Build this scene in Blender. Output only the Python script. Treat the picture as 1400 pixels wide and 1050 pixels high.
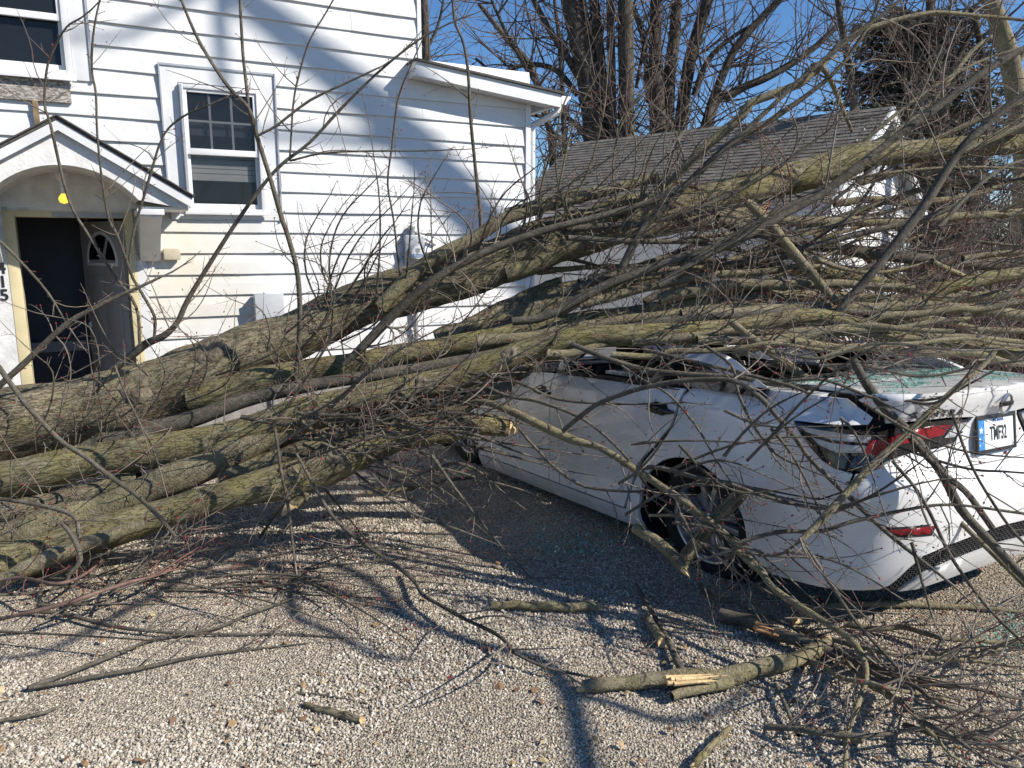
import bpy, bmesh, math, random
import numpy as np
from mathutils import Vector, Matrix, geometry

R = math.radians
rng = random.Random(11)
nrng = np.random.default_rng(5)
sc = bpy.context.scene
col = sc.collection
for o in list(bpy.data.objects):
    bpy.data.objects.remove(o, do_unlink=True)

# ------------------------------------------------------------------ camera, sky, sun, exposure
EYE = 1.66
PITCH = R(10.35)
cam_d = bpy.data.cameras.new('camera')
cam_d.sensor_width = 36.0
cam_d.lens = 26.74
cam_d.clip_end = 600
cam_d.clip_start = 0.05
cam = bpy.data.objects.new('camera', cam_d)
cam.location = (0, 0, EYE)
cam.rotation_euler = (R(90) - PITCH, 0, 0)
col.objects.link(cam)
sc.camera = cam

SUN = Vector((0.775, -0.24, 0.61)).normalized()          # direction towards the sun
world = bpy.data.worlds.new("World")
sc.world = world
world.use_nodes = True
wn = world.node_tree.nodes
sky = wn.new('ShaderNodeTexSky')
sky.sky_type = 'NISHITA'
sky.sun_disc = False
sky.sun_elevation = math.asin(SUN.z)
sky.sun_rotation = math.atan2(SUN.x, SUN.y)
sky.altitude = 800
sky.air_density = 1.0
sky.dust_density = 0.0
sky.ozone_density = 6.5
bg = wn['Background']
bg.inputs['Strength'].default_value = 0.098
hs = wn.new('ShaderNodeHueSaturation')
hs.inputs['Saturation'].default_value = 1.08
world.node_tree.links.new(sky.outputs[0], hs.inputs['Color'])
world.node_tree.links.new(hs.outputs[0], bg.inputs['Color'])
sl = bpy.data.lights.new('sun', 'SUN')
sl.energy = 5.0
sl.angle = R(0.53)
sl.color = (1.0, 0.94, 0.845)
so = bpy.data.objects.new('sun', sl)
so.rotation_euler = (-SUN).to_track_quat('-Z', 'Y').to_euler()
so.location = SUN * 40
col.objects.link(so)
sc.view_settings.view_transform = 'Standard'
sc.view_settings.look = 'None'
sc.view_settings.gamma = 1.0
sc.view_settings.use_curve_mapping = False
sc.view_settings.exposure = 0.50
sc.render.engine = 'CYCLES'
sc.cycles.max_bounces = 6

# ------------------------------------------------------------------ helpers
FPX = 1040.0
CP, SP = math.cos(PITCH), math.sin(PITCH)


def ray(x, y):
    a = (x - 700) / FPX
    b = (525 - y) / FPX
    return Vector((a, CP + b * SP, -SP + b * CP))


def at(x, y, Y):
    """world point seen at photo position x, y, at forward distance Y"""
    d = ray(x, y)
    return Vector((0, 0, EYE)) + d * (Y / d.y)


def ground_z(x, y):
    return -0.03 * max(0.0, y - 3.5) if y < 9 else -0.165


def on_ground(x, y, lift=0.0):
    d = ray(x, y)
    t = (lift - EYE) / d.z
    for _ in range(8):
        p = Vector((0, 0, EYE)) + d * t
        t = (ground_z(p.x, p.y) + lift - EYE) / d.z
    return Vector((0, 0, EYE)) + d * t


def tag(o, label=None, cat=None, group=None, kind=None):
    if label: o['label'] = label
    if cat: o['category'] = cat
    if group: o['group'] = group
    if kind: o['kind'] = kind
    return o


def empty(name, loc=(0, 0, 0), rz=0.0, matrix=None):
    o = bpy.data.objects.new(name, None)
    o.empty_display_size = 0.1
    if matrix is not None:
        o.matrix_world = matrix
    else:
        o.location = loc
        o.rotation_euler = (0, 0, rz)
    col.objects.link(o)
    return o


def link(name, me, mat=None, parent=None):
    o = bpy.data.objects.new(name, me)
    if mat is not None and not me.materials:
        for m in (mat if isinstance(mat, (list, tuple)) else [mat]):
            me.materials.append(m)
    col.objects.link(o)
    if parent is not None:
        o.parent = parent
    return o


class MB:
    """collects simple solids and builds them as ONE mesh object"""
    def __init__(self):
        self.v, self.f = [], []

    def add(self, vs, fs):
        n = len(self.v)
        self.v += [tuple(p) for p in vs]
        self.f += [tuple(i + n for i in f) for f in fs]
        return self

    def box(self, x0, x1, y0, y1, z0, z1, M=None):
        vs = [(x, y, z) for x in (x0, x1) for y in (y0, y1) for z in (z0, z1)]
        if M is not None:
            vs = [tuple(M @ Vector(p)) for p in vs]
        fs = [(0, 1, 3, 2), (4, 6, 7, 5), (0, 4, 5, 1), (2, 3, 7, 6), (0, 2, 6, 4), (1, 5, 7, 3)]
        return self.add(vs, fs)

    def prism(self, poly, axis, a, b):
        """poly of (p,q) pairs extruded along axis from a to b; axis x: (y,z), y: (x,z), z: (x,y)"""
        n = len(poly)
        def P(p, q, t):
            return {'x': (t, p, q), 'y': (p, t, q), 'z': (p, q, t)}[axis]
        vs = [P(p, q, a) for p, q in poly] + [P(p, q, b) for p, q in poly]
        tris = geometry.tessellate_polygon([[Vector((p, q, 0)) for p, q in poly]])
        fs = [tuple(t) for t in tris] + [tuple(i + n for i in reversed(t)) for t in tris]
        fs += [(i, (i + 1) % n, n + (i + 1) % n, n + i) for i in range(n)]
        return self.add(vs, fs)

    def cyl(self, p0, p1, r0, r1=None, k=16, cap=True):
        r1 = r0 if r1 is None else r1
        p0, p1 = Vector(p0), Vector(p1)
        d = (p1 - p0).normalized()
        a = d.orthogonal().normalized()
        b = d.cross(a)
        vs = []
        for p, r in ((p0, r0), (p1, r1)):
            vs += [p + (a * math.cos(t) + b * math.sin(t)) * r for t in [2 * math.pi * i / k for i in range(k)]]
        fs = [(i, (i + 1) % k, k + (i + 1) % k, k + i) for i in range(k)]
        if cap:
            fs += [tuple(reversed(range(k))), tuple(range(k, 2 * k))]
        return self.add(vs, fs)

    def lathe(self, prof, k=32, axis='y', c=(0, 0, 0)):
        """prof: (radius, along) pairs turned round an axis through c"""
        vs, fs = [], []
        m = len(prof)
        for i in range(k):
            t = 2 * math.pi * i / k
            for r, h in prof:
                u, w = r * math.cos(t), r * math.sin(t)
                p = {'y': (u, h, w), 'z': (u, w, h), 'x': (h, u, w)}[axis]
                vs.append((p[0] + c[0], p[1] + c[1], p[2] + c[2]))
        for i in range(k):
            for j in range(m - 1):
                a, b = i * m + j, ((i + 1) % k) * m + j
                fs.append((a, a + 1, b + 1, b))
        return self.add(vs, fs)

    def build(self, name, mat, parent=None, smooth=False, bevel=0.0, sharp=35):
        me = bpy.data.meshes.new(name)
        me.from_pydata(self.v, [], self.f)
        bm = bmesh.new()
        bm.from_mesh(me)
        bmesh.ops.recalc_face_normals(bm, faces=bm.faces)
        if bevel > 0:
            es = [e for e in bm.edges if len(e.link_faces) == 2 and e.calc_face_angle(0) > R(40)]
            bmesh.ops.bevel(bm, geom=es, offset=bevel, segments=2, affect='EDGES', profile=0.6)
            smooth = True
        if smooth:
            for f in bm.faces: f.smooth = True
            for e in bm.edges:
                if len(e.link_faces) == 2 and e.calc_face_angle(0) > R(sharp): e.smooth = False
        bm.to_mesh(me)
        bm.free()
        return link(name, me, mat, parent)


# ---- materials
def nodes_of(name):
    m = bpy.data.materials.new(name)
    m.use_nodes = True
    nt = m.node_tree
    return m, nt, nt.nodes['Principled BSDF'], nt.links


def nd(nt, t, **kw):
    n = nt.nodes.new('ShaderNode' + t)
    for k, v in kw.items():
        if k in n.inputs: n.inputs[k].default_value = v
        else: setattr(n, k, v)
    return n


def ramp(nt, fac, stops):
    r = nt.nodes.new('ShaderNodeValToRGB')
    e = r.color_ramp.elements
    while len(e) > 1: e.remove(e[-1])
    e[0].position, e[0].color = stops[0][0], (*stops[0][1], 1)
    for p, c in stops[1:]:
        x = e.new(p)
        x.color = (*c, 1)
    nt.links.new(fac, r.inputs[0])
    return r


def mix(nt, fac, a, b, mode='MIX'):
    n = nt.nodes.new('ShaderNodeMix')
    n.data_type = 'RGBA'
    n.blend_type = mode
    for s, v in ((0, fac), (6, a), (7, b)):
        if hasattr(v, 'is_output'): nt.links.new(v, n.inputs[s])
        elif isinstance(v, (int, float)): n.inputs[s].default_value = v
        else: n.inputs[s].default_value = (*v, 1)
    return n.outputs[2]


def simple(name, c, rough=0.5, metal=0.0, var=0.12, scale=14.0, bump=0.0, coat=0.0, bscale=60.0):
    m, nt, b, L = nodes_of(name)
    tc = nd(nt, 'TexCoord')
    n = nd(nt, 'TexNoise', Scale=scale, Detail=6.0)
    L.new(tc.outputs['Object'], n.inputs['Vector'])
    r = ramp(nt, n.outputs[0], [(0.3, tuple(x * (1 - var) for x in c)), (0.7, tuple(min(1, x * (1 + var)) for x in c))])
    L.new(r.outputs[0], b.inputs['Base Color'])
    b.inputs['Roughness'].default_value = rough
    b.inputs['Metallic'].default_value = metal
    b.inputs['Coat Weight'].default_value = coat
    if bump:
        n2 = nd(nt, 'TexNoise', Scale=bscale, Detail=5.0)
        L.new(tc.outputs['Object'], n2.inputs['Vector'])
        bp = nd(nt, 'Bump', Strength=bump, Distance=0.01)
        L.new(n2.outputs[0], bp.inputs['Height'])
        L.new(bp.outputs[0], b.inputs['Normal'])
    return m


def bark_material(name, dark, mid, light, moss, moss_amt, furrow, bump, smoothbark=False):
    m, nt, b, L = nodes_of(name)
    a = nd(nt, 'Attribute', attribute_name='bark')
    mp = nd(nt, 'Mapping')
    mp.inputs['Scale'].default_value = (1, 1, 0.32 if not smoothbark else 0.7)
    L.new(a.outputs['Vector'], mp.inputs['Vector'])
    n1 = nd(nt, 'TexNoise', Scale=furrow, Detail=8.0, Roughness=0.72, Distortion=0.15)
    L.new(mp.outputs[0], n1.inputs['Vector'])
    n2 = nd(nt, 'TexNoise', Scale=7.0, Detail=5.0, Roughness=0.6)
    L.new(a.outputs['Vector'], n2.inputs['Vector'])
    n3 = nd(nt, 'TexNoise', Scale=150.0, Detail=3.0)
    L.new(a.outputs['Vector'], n3.inputs['Vector'])
    mp2 = nd(nt, 'Mapping')
    mp2.inputs['Scale'].default_value = (1, 1, 0.22 if not smoothbark else 0.9)
    L.new(a.outputs['Vector'], mp2.inputs['Vector'])
    n4 = nd(nt, 'TexNoise', Scale=furrow * 1.25, Detail=3.0, Roughness=0.55, Distortion=0.25)
    L.new(mp2.outputs[0], n4.inputs['Vector'])
    sb = nd(nt, 'Math', operation='SUBTRACT')
    L.new(n4.outputs[0], sb.inputs[0])
    sb.inputs[1].default_value = 0.5
    ab = nd(nt, 'Math', operation='ABSOLUTE')
    L.new(sb.outputs[0], ab.inputs[0])
    crack = ramp(nt, ab.outputs[0], [(0.0, (0.36, 0.34, 0.32)), (0.04, (0.85, 0.85, 0.85)), (0.09, (1, 1, 1))])
    c1 = ramp(nt, n1.outputs[0], [(0.30, dark), (0.47, mid), (0.68, light)])
    mr = ramp(nt, n2.outputs[0], [(0.5 - 0.2 * moss_amt, (0, 0, 0)), (0.72, (1, 1, 1))])
    cm = mix(nt, mr.outputs[0], c1.outputs[0], moss)
    c2 = mix(nt, 0.9 if not smoothbark else 0.3, cm, crack.outputs[0], 'MULTIPLY')
    n5 = nd(nt, 'TexNoise', Scale=3.2, Detail=7.0, Roughness=0.7)
    L.new(a.outputs['Vector'], n5.inputs['Vector'])
    pt = ramp(nt, n5.outputs[0], [(0.33, (0.50, 0.48, 0.46)), (0.5, (1.0, 1.0, 1.0)), (0.68, (1.22, 1.2, 1.14))])
    c2 = mix(nt, 0.85, c2, pt.outputs[0], 'MULTIPLY')
    sp = ramp(nt, n3.outputs[0], [(0.35, (0.66, 0.66, 0.66)), (0.65, (1.25, 1.25, 1.2))])
    c3 = mix(nt, 0.6, c2, sp.outputs[0], 'MULTIPLY')
    L.new(c3, b.inputs['Base Color'])
    b.inputs['Roughness'].default_value = 0.9
    b.inputs['Specular IOR Level'].default_value = 0.25
    add = nd(nt, 'Math', operation='MULTIPLY_ADD')
    L.new(crack.outputs[0], add.inputs[0])
    add.inputs[1].default_value = 0.6
    L.new(n1.outputs[0], add.inputs[2])
    bp = nd(nt, 'Bump', Strength=bump, Distance=0.014)
    L.new(add.outputs[0], bp.inputs['Height'])
    L.new(bp.outputs[0], b.inputs['Normal'])
    return m


def twig_material(name, base, tip):
    m, nt, b, L = nodes_of(name)
    a = nd(nt, 'Attribute', attribute_name='tip')
    g = nd(nt, 'Attribute', attribute_name='bark')
    n = nd(nt, 'TexNoise', Scale=25.0, Detail=4.0)
    L.new(g.outputs['Vector'], n.inputs['Vector'])
    r = ramp(nt, n.outputs[0], [(0.3, tuple(x * 0.55 for x in base)), (0.52, base), (0.75, tuple(x * 1.5 for x in base))])
    c = mix(nt, a.outputs['Fac'], r.outputs[0], tip)
    L.new(c, b.inputs['Base Color'])
    b.inputs['Roughness'].default_value = 0.7
    b.inputs['Specular IOR Level'].default_value = 0.35
    return m


M = {}
M['bark'] = bark_material('trunk_bark', (0.06, 0.049, 0.033), (0.205, 0.173, 0.118), (0.34, 0.30, 0.215), (0.23, 0.203, 0.11), 0.3, 36.0, 1.0)
M['limb'] = bark_material('limb_bark', (0.085, 0.072, 0.049), (0.19, 0.163, 0.11), (0.295, 0.26, 0.185), (0.22, 0.193, 0.10), 0.4, 36.0, 0.5, True)
M['moss'] = bark_material('mossy_bark', (0.068, 0.058, 0.034), (0.19, 0.165, 0.10), (0.305, 0.27, 0.178), (0.235, 0.205, 0.078), 0.45, 36.0, 0.75)
M['greybark'] = bark_material('grey_bark', (0.05, 0.044, 0.036), (0.10, 0.088, 0.071), (0.17, 0.153, 0.125), (0.125, 0.113, 0.083), 0.2, 30.0, 0.35, True)
M['farbark'] = bark_material('far_bark', (0.03, 0.025, 0.021), (0.08, 0.068, 0.056), (0.165, 0.142, 0.118), (0.115, 0.10, 0.078), 0.1, 14.0, 0.8)
M['twig'] = twig_material('twig_bark', (0.155, 0.134, 0.108), (0.16, 0.122, 0.098))
M['redtwig'] = twig_material('red_twig_bark', (0.15, 0.10, 0.08), (0.19, 0.07, 0.052))
M['fartwig'] = twig_material('far_twig_bark', (0.10, 0.083, 0.072), (0.13, 0.09, 0.078))
M['knot'] = simple('bark_knot', (0.15, 0.127, 0.085), 0.95, var=0.6, scale=22, bump=1.0, bscale=40)
M['bud'] = simple('red_bud', (0.20, 0.022, 0.022), 0.6)
M['budbrown'] = simple('brown_bud', (0.075, 0.038, 0.032), 0.6)
M['wood'] = simple('split_wood', (0.55, 0.40, 0.20), 0.7, var=0.3, scale=35, bump=0.5)
M['orangewood'] = simple('torn_inner_wood', (0.42, 0.22, 0.10), 0.7, var=0.35, scale=35, bump=0.5)


def white_siding_material():
    m, nt, b, L = nodes_of('white_aluminium_siding')
    tc = nd(nt, 'TexCoord')
    n = nd(nt, 'TexNoise', Scale=1.6, Detail=7.0, Roughness=0.62)
    L.new(tc.outputs['Object'], n.inputs['Vector'])
    r = ramp(nt, n.outputs[0], [(0.28, (0.53, 0.53, 0.515)), (0.5, (0.61, 0.615, 0.615)), (0.75, (0.65, 0.655, 0.66))])
    # rust-yellow weathering with a place of its own, low by the door
    sx = nd(nt, 'SeparateXYZ')
    L.new(tc.outputs['Object'], sx.inputs[0])
    vm = nd(nt, 'VectorMath', operation='DISTANCE')
    vm.inputs[1].default_value = (0.45, 0, 1.45)
    L.new(tc.outputs['Object'], vm.inputs[0])
    r2 = ramp(nt, vm.outputs['Value'], [(0.1, (0.9, 0.9, 0.9)), (0.95, (0, 0, 0))])
    n2 = nd(nt, 'TexNoise', Scale=5.0, Detail=6.0)
    L.new(tc.outputs['Object'], n2.inputs['Vector'])
    mm = nd(nt, 'Math', operation='MULTIPLY')
    L.new(r2.outputs[0], mm.inputs[0])
    L.new(n2.outputs[0], mm.inputs[1])
    c = mix(nt, mm.outputs[0], r.outputs[0], (0.60, 0.51, 0.33))
    n3 = nd(nt, 'TexNoise', Scale=38.0, Detail=4.0)
    L.new(tc.outputs['Object'], n3.inputs['Vector'])
    sp = ramp(nt, n3.outputs[0], [(0.26, (0.55, 0.5, 0.42)), (0.33, (1, 1, 1))])
    c = mix(nt, 0.5, c, sp.outputs[0], 'MULTIPLY')
    L.new(c, b.inputs['Base Color'])
    b.inputs['Roughness'].default_value = 0.5
    bp = nd(nt, 'Bump', Strength=0.25, Distance=0.02)
    n4 = nd(nt, 'TexNoise', Scale=3.5, Detail=2.0)
    L.new(tc.outputs['Object'], n4.inputs['Vector'])
    L.new(n4.outputs[0], bp.inputs['Height'])
    L.new(bp.outputs[0], b.inputs['Normal'])
    return m


M['siding'] = white_siding_material()
M['white'] = simple('white_painted_trim', (0.62, 0.625, 0.63), 0.5, var=0.08, scale=5, bump=0.1)
M['stucco'] = simple('flaking_white_board', (0.62, 0.615, 0.605), 0.8, var=0.16, scale=9, bump=0.5, bscale=35)
M['greytrim'] = simple('grey_trim_edge', (0.30, 0.32, 0.35), 0.5)
M['cream'] = simple('cream_door_paint', (0.56, 0.48, 0.29), 0.6, var=0.1, scale=8)
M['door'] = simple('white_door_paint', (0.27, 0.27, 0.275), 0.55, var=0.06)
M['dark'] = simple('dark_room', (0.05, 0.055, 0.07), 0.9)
M['black'] = simple('black_plastic', (0.012, 0.012, 0.013), 0.45)
M['glossblack'] = simple('gloss_black', (0.008, 0.009, 0.012), 0.12, coat=0.5)
M['roofdark'] = simple('dark_shingle', (0.07, 0.065, 0.06), 0.95, var=0.35, scale=30, bump=0.6)
M['tan'] = simple('tan_plastic', (0.42, 0.37, 0.27), 0.6)
M['greybox'] = simple('grey_plastic', (0.42, 0.44, 0.46), 0.55, var=0.06)
M['galv'] = simple('galvanised_steel', (0.35, 0.36, 0.38), 0.4, metal=0.6)
M['foundation'] = simple('foundation_block', (0.25, 0.24, 0.23), 0.9, var=0.2, bump=0.5)
M['blind'] = simple('window_blind', (0.55, 0.56, 0.55), 0.7, var=0.04)


def osb_material():
    m, nt, b, L = nodes_of('weathered_strand_board')
    tc = nd(nt, 'TexCoord')
    v = nd(nt, 'TexVoronoi', Scale=75.0)
    mp = nd(nt, 'Mapping')
    mp.inputs['Scale'].default_value = (0.6, 1, 1.3)
    mp.inputs['Rotation'].default_value = (0, 0.6, 0)
    L.new(tc.outputs['Object'], mp.inputs['Vector'])
    L.new(mp.outputs[0], v.inputs['Vector'])
    r = ramp(nt, v.outputs['Color'], [(0.2, (0.13, 0.115, 0.10)), (0.5, (0.25, 0.23, 0.205)), (0.8, (0.40, 0.38, 0.35))])
    L.new(r.outputs[0], b.inputs['Base Color'])
    b.inputs['Roughness'].default_value = 0.9
    bp = nd(nt, 'Bump', Strength=0.6, Distance=0.004)
    L.new(v.outputs['Distance'], bp.inputs['Height'])
    L.new(bp.outputs[0], b.inputs['Normal'])
    return m


M['osb'] = osb_material()


def glass_material(name, tint, rough=0.03, alpha=0.5):
    m, nt, b, L = nodes_of(name)
    b.inputs['Base Color'].default_value = (*tint, 1)
    b.inputs['Roughness'].default_value = rough
    b.inputs['Specular IOR Level'].default_value = 0.6
    out = nt.nodes['Material Output']
    tr = nd(nt, 'BsdfTransparent')
    mx = nd(nt, 'MixShader')
    mx.inputs[0].default_value = alpha
    L.new(tr.outputs[0], mx.inputs[1])
    L.new(b.outputs[0], mx.inputs[2])
    L.new(mx.outputs[0], out.inputs['Surface'])
    return m


M['pane'] = glass_material('window_glass', (0.03, 0.035, 0.04), 0.04, 0.32)
M['screen'] = glass_material('insect_screen', (0.05, 0.055, 0.06), 0.9, 0.45)


# ------------------------------------------------------------------ ground
def gravel_ground_material():
    m, nt, b, L = nodes_of('gravel_and_dirt')
    tc = nd(nt, 'TexCoord')
    n = nd(nt, 'TexNoise', Scale=1.1, Detail=6.0, Roughness=0.6)
    L.new(tc.outputs['Object'], n.inputs['Vector'])
    r = ramp(nt, n.outputs[0], [(0.35, (0.28, 0.235, 0.18)), (0.65, (0.44, 0.385, 0.305))])
    v = nd(nt, 'TexVoronoi', Scale=95.0)
    L.new(tc.outputs['Object'], v.inputs['Vector'])
    sep = nd(nt, 'SeparateColor')
    L.new(v.outputs['Color'], sep.inputs[0])
    r2 = ramp(nt, sep.outputs[0], [(0.0, (0.45, 0.43, 0.40)), (0.5, (0.95, 0.93, 0.9)), (1.0, (1.5, 1.46, 1.4))])
    c = mix(nt, 1.0, r.outputs[0], r2.outputs[0], 'MULTIPLY')
    L.new(c, b.inputs['Base Color'])
    b.inputs['Roughness'].default_value = 0.95
    bp = nd(nt, 'Bump', Strength=1.0, Distance=0.012)
    bp.invert = True
    L.new(v.outputs['Distance'], bp.inputs['Height'])
    L.new(bp.outputs[0], b.inputs['Normal'])
    return m


def build_ground():
    xs = np.concatenate([np.linspace(-300, -14, 8), np.linspace(-12, 12, 61), np.linspace(14, 300, 8)])
    ys = np.concatenate([np.linspace(-60, -3, 6), np.linspace(-2, 14, 54), np.linspace(16, 400, 10)])
    vs = []
    for y in ys:
        for x in xs:
            z = ground_z(x, y)
            if -12 <= x <= 12 and 0 < y < 12:
                z += 0.006 * (math.sin(x * 2.1 + y) + math.sin(y * 2.7 - x * 1.3))
            vs.append((x, y, z))
    nx = len(xs)
    fs = [(j * nx + i, j * nx + i + 1, (j + 1) * nx + i + 1, (j + 1) * nx + i) for j in range(len(ys) - 1) for i in range(nx - 1)]
    me = bpy.data.meshes.new('ground')
    me.from_pydata(vs, [], fs)
    for p in me.polygons: p.use_smooth = True
    o = link('ground', me, gravel_ground_material())
    tag(o, 'pale gravel driveway ground under the fallen tree', kind='structure')


build_ground()


def stone_material():
    m, nt, b, L = nodes_of('limestone_gravel')
    oi = nd(nt, 'ObjectInfo')
    r = ramp(nt, oi.outputs['Random'], [(0.0, (0.13, 0.112, 0.094)), (0.2, (0.31, 0.278, 0.24)), (0.5, (0.455, 0.42, 0.372)), (0.8, (0.55, 0.52, 0.47)), (1.0, (0.67, 0.65, 0.61))])
    tc = nd(nt, 'TexCoord')
    n = nd(nt, 'TexNoise', Scale=1.6, Detail=4.0)
    L.new(tc.outputs['Object'], n.inputs['Vector'])
    r2 = ramp(nt, n.outputs[0], [(0.3, (0.78, 0.735, 0.67)), (0.7, (1.12, 1.09, 1.02))])
    c = mix(nt, 1.0, r.outputs[0], r2.outputs[0], 'MULTIPLY')
    L.new(c, b.inputs['Base Color'])
    b.inputs['Roughness'].default_value = 0.9
    return m


def build_gravel():
    M['stone'] = stone_material()
    lib = bpy.data.collections.new('stone_shapes')
    for i in range(7):
        bm = bmesh.new()
        bmesh.ops.create_icosphere(bm, subdivisions=2, radius=1.0)
        r0 = random.Random(100 + i)
        planes = []
        for _ in range(9):
            d = Vector((r0.gauss(0, 1), r0.gauss(0, 1), r0.gauss(0, 1))).normalized()
            planes.append((d, r0.uniform(0.5, 0.85)))
        for v in bm.verts:
            for d, h in planes:
                s = v.co.dot(d)
                if s > h: v.co -= d * (s - h)
            v.co.x *= 1.15
            v.co.y *= 0.9
            v.co.z *= 0.7
        me = bpy.data.meshes.new('gravel_stone')
        bm.to_mesh(me)
        bm.free()
        me.materials.append(M['stone'])
        o = bpy.data.objects.new('gravel_stone', me)
        lib.objects.link(o)
    # stones thin out with distance, as the eye stops telling them apart
    pts, scl = [], []
    for k in range(290000):
        y = 1.75 + 6.2 * (nrng.random() ** 1.55)
        x = (nrng.random() * 2 - 1) * (0.80 * y + 0.25)
        big = nrng.random()
        # patches of fine dirt with few stones
        patch = math.sin(x * 1.9 + 1.3) * math.sin(y * 2.3 + 0.4) + 0.5 * math.sin(x * 4.1 - y * 3.3)
        s = 0.0029 + 0.0058 * big ** 2.3 + (0.005 * nrng.random() if nrng.random() < 0.03 else 0)
        if patch < 0.05: s *= 0.42 + 0.38 * nrng.random()
        if y > 4: s *= 1.25
        pts.append((x, y, ground_z(x, y) + s * 0.42 * nrng.random() ** 0.5 + 0.006 * (math.sin(x * 2.1 + y) + math.sin(y * 2.7 - x * 1.3))))
        scl.append(s)
    me = bpy.data.meshes.new('gravel')
    me.from_pydata(pts, [], [])
    a = me.attributes.new('size', 'FLOAT', 'POINT')
    a.data.foreach_set('value', scl)
    a = me.attributes.new('turn', 'FLOAT_VECTOR', 'POINT')
    a.data.foreach_set('vector', (nrng.random((len(pts), 3)) * np.array([1.2, 1.2, 6.28])).ravel())
    o = link('gravel', me)
    tag(o, 'loose pale crushed stone covering the driveway', 'gravel', kind='stuff')
    ng = bpy.data.node_groups.new('scatter_stones', 'GeometryNodeTree')
    ng.interface.new_socket('Geometry', in_out='INPUT', socket_type='NodeSocketGeometry')
    ng.interface.new_socket('Geometry', in_out='OUTPUT', socket_type='NodeSocketGeometry')
    N = ng.nodes
    gi, go = N.new('NodeGroupInput'), N.new('NodeGroupOutput')
    m2p = N.new('GeometryNodeMeshToPoints')
    ci = N.new('GeometryNodeCollectionInfo')
    ci.inputs['Collection'].default_value = lib
    ci.inputs['Separate Children'].default_value = True
    ci.inputs['Reset Children'].default_value = True
    iop = N.new('GeometryNodeInstanceOnPoints')
    iop.inputs['Pick Instance'].default_value = True
    rv = N.new('FunctionNodeRandomValue')
    rv.data_type = 'INT'
    rv.inputs[4].default_value = 0
    rv.inputs[5].default_value = 6
    sa = N.new('GeometryNodeInputNamedAttribute')
    sa.data_type = 'FLOAT'
    sa.inputs['Name'].default_value = 'size'
    ta = N.new('GeometryNodeInputNamedAttribute')
    ta.data_type = 'FLOAT_VECTOR'
    ta.inputs['Name'].default_value = 'turn'
    e2r = N.new('FunctionNodeEulerToRotation')
    lk = ng.links.new
    lk(gi.outputs[0], m2p.inputs[0])
    lk(m2p.outputs[0], iop.inputs['Points'])
    lk(ci.outputs[0], iop.inputs['Instance'])
    lk(rv.outputs[2], iop.inputs['Instance Index'])
    lk(ta.outputs[0], e2r.inputs[0])
    lk(e2r.outputs[0], iop.inputs['Rotation'])
    lk(sa.outputs[0], iop.inputs['Scale'])
    lk(iop.outputs[0], go.inputs[0])
    md = o.modifiers.new('stones', 'NODES')
    md.node_group = ng


build_gravel()

# ------------------------------------------------------------------ house
HANG = R(28)
HPOS = Vector((-3.382, 6.692, 0.0))
house = empty('house', HPOS, HANG)
tag(house, 'white clapboard sided two storey house with arched portico over its open door', 'house')
HM = Matrix.Translation(HPOS) @ Matrix.Rotation(HANG, 4, 'Z')

EXPO = 0.1885
OPEN = [(-0.755, 0.035, -0.5, 1.886),          # doorway
        (0.575, 1.20, 1.975, 3.0),             # tall window
        (-1.30, -0.285, 3.11, 4.25)]           # upper window


def wall_right(z):
    return 4.04 if z < 3.40 else 2.80


def build_siding():
    k0 = 2.339
    ks = [k0 + EXPO * k for k in range(-14, 16)]
    for z in ks:
        z0, z1 = z, z + EXPO
        if z0 < -0.25: continue
        spans = [(-4.2, wall_right((z0 + z1) / 2))]
        for (a, b_, c, d) in OPEN:
            if z1 - 0.02 > c and z0 + 0.02 < d:
                new = []
                for s, e in spans:
                    if b_ <= s or a >= e: new.append((s, e)); continue
                    if a > s: new.append((s, a))
                    if b_ < e: new.append((b_, e))
                spans = new
        cut_ = []
        for s, e in spans:
            if e - s > 2.2:
                c_ = s + (e - s) * rng.uniform(0.25, 0.8)
                cut_ += [(s, c_, 0.0), (c_ - 0.012, e, 0.0016)]
            else: cut_.append((s, e, 0.0))
        for s, e, lift_ in cut_:
            n = max(2, int((e - s) / 0.12))
            vs, fs = [], []
            ph = rng.random() * 9
            for i in range(n + 1):
                u = s + (e - s) * i / n
                w = 0.0022 * math.sin(u * 3.1 + ph) + 0.0014 * math.sin(u * 7.7 + ph * 2) - lift_
                dz = 0.004 * math.sin(u * 1.3 + ph) + 0.0015 * math.sin(u * 4.3 + ph)
                vs += [(u, 0.004, z0 + dz), (u, -0.019 + w, z0 + dz), (u, -0.019 + w, z0 + 0.005 + dz), (u, -0.0095 + w * 1.5, z0 + 0.55 * EXPO), (u, 0.0035 + w * 0.5, z1 + 0.004), (u, 0.006, z1 + 0.004)]
            for i in range(n):
                for j in range(5):
                    a = i * 6 + j
                    fs.append((a, a + 6, a + 7, a + 1))
            fs += [tuple(range(5, -1, -1)), tuple(range(n * 6, n * 6 + 6))]
            me = bpy.data.meshes.new('siding_plank')
            me.from_pydata(vs, [], fs)
            link('siding_plank', me, M['siding'], house)


build_siding()
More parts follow.
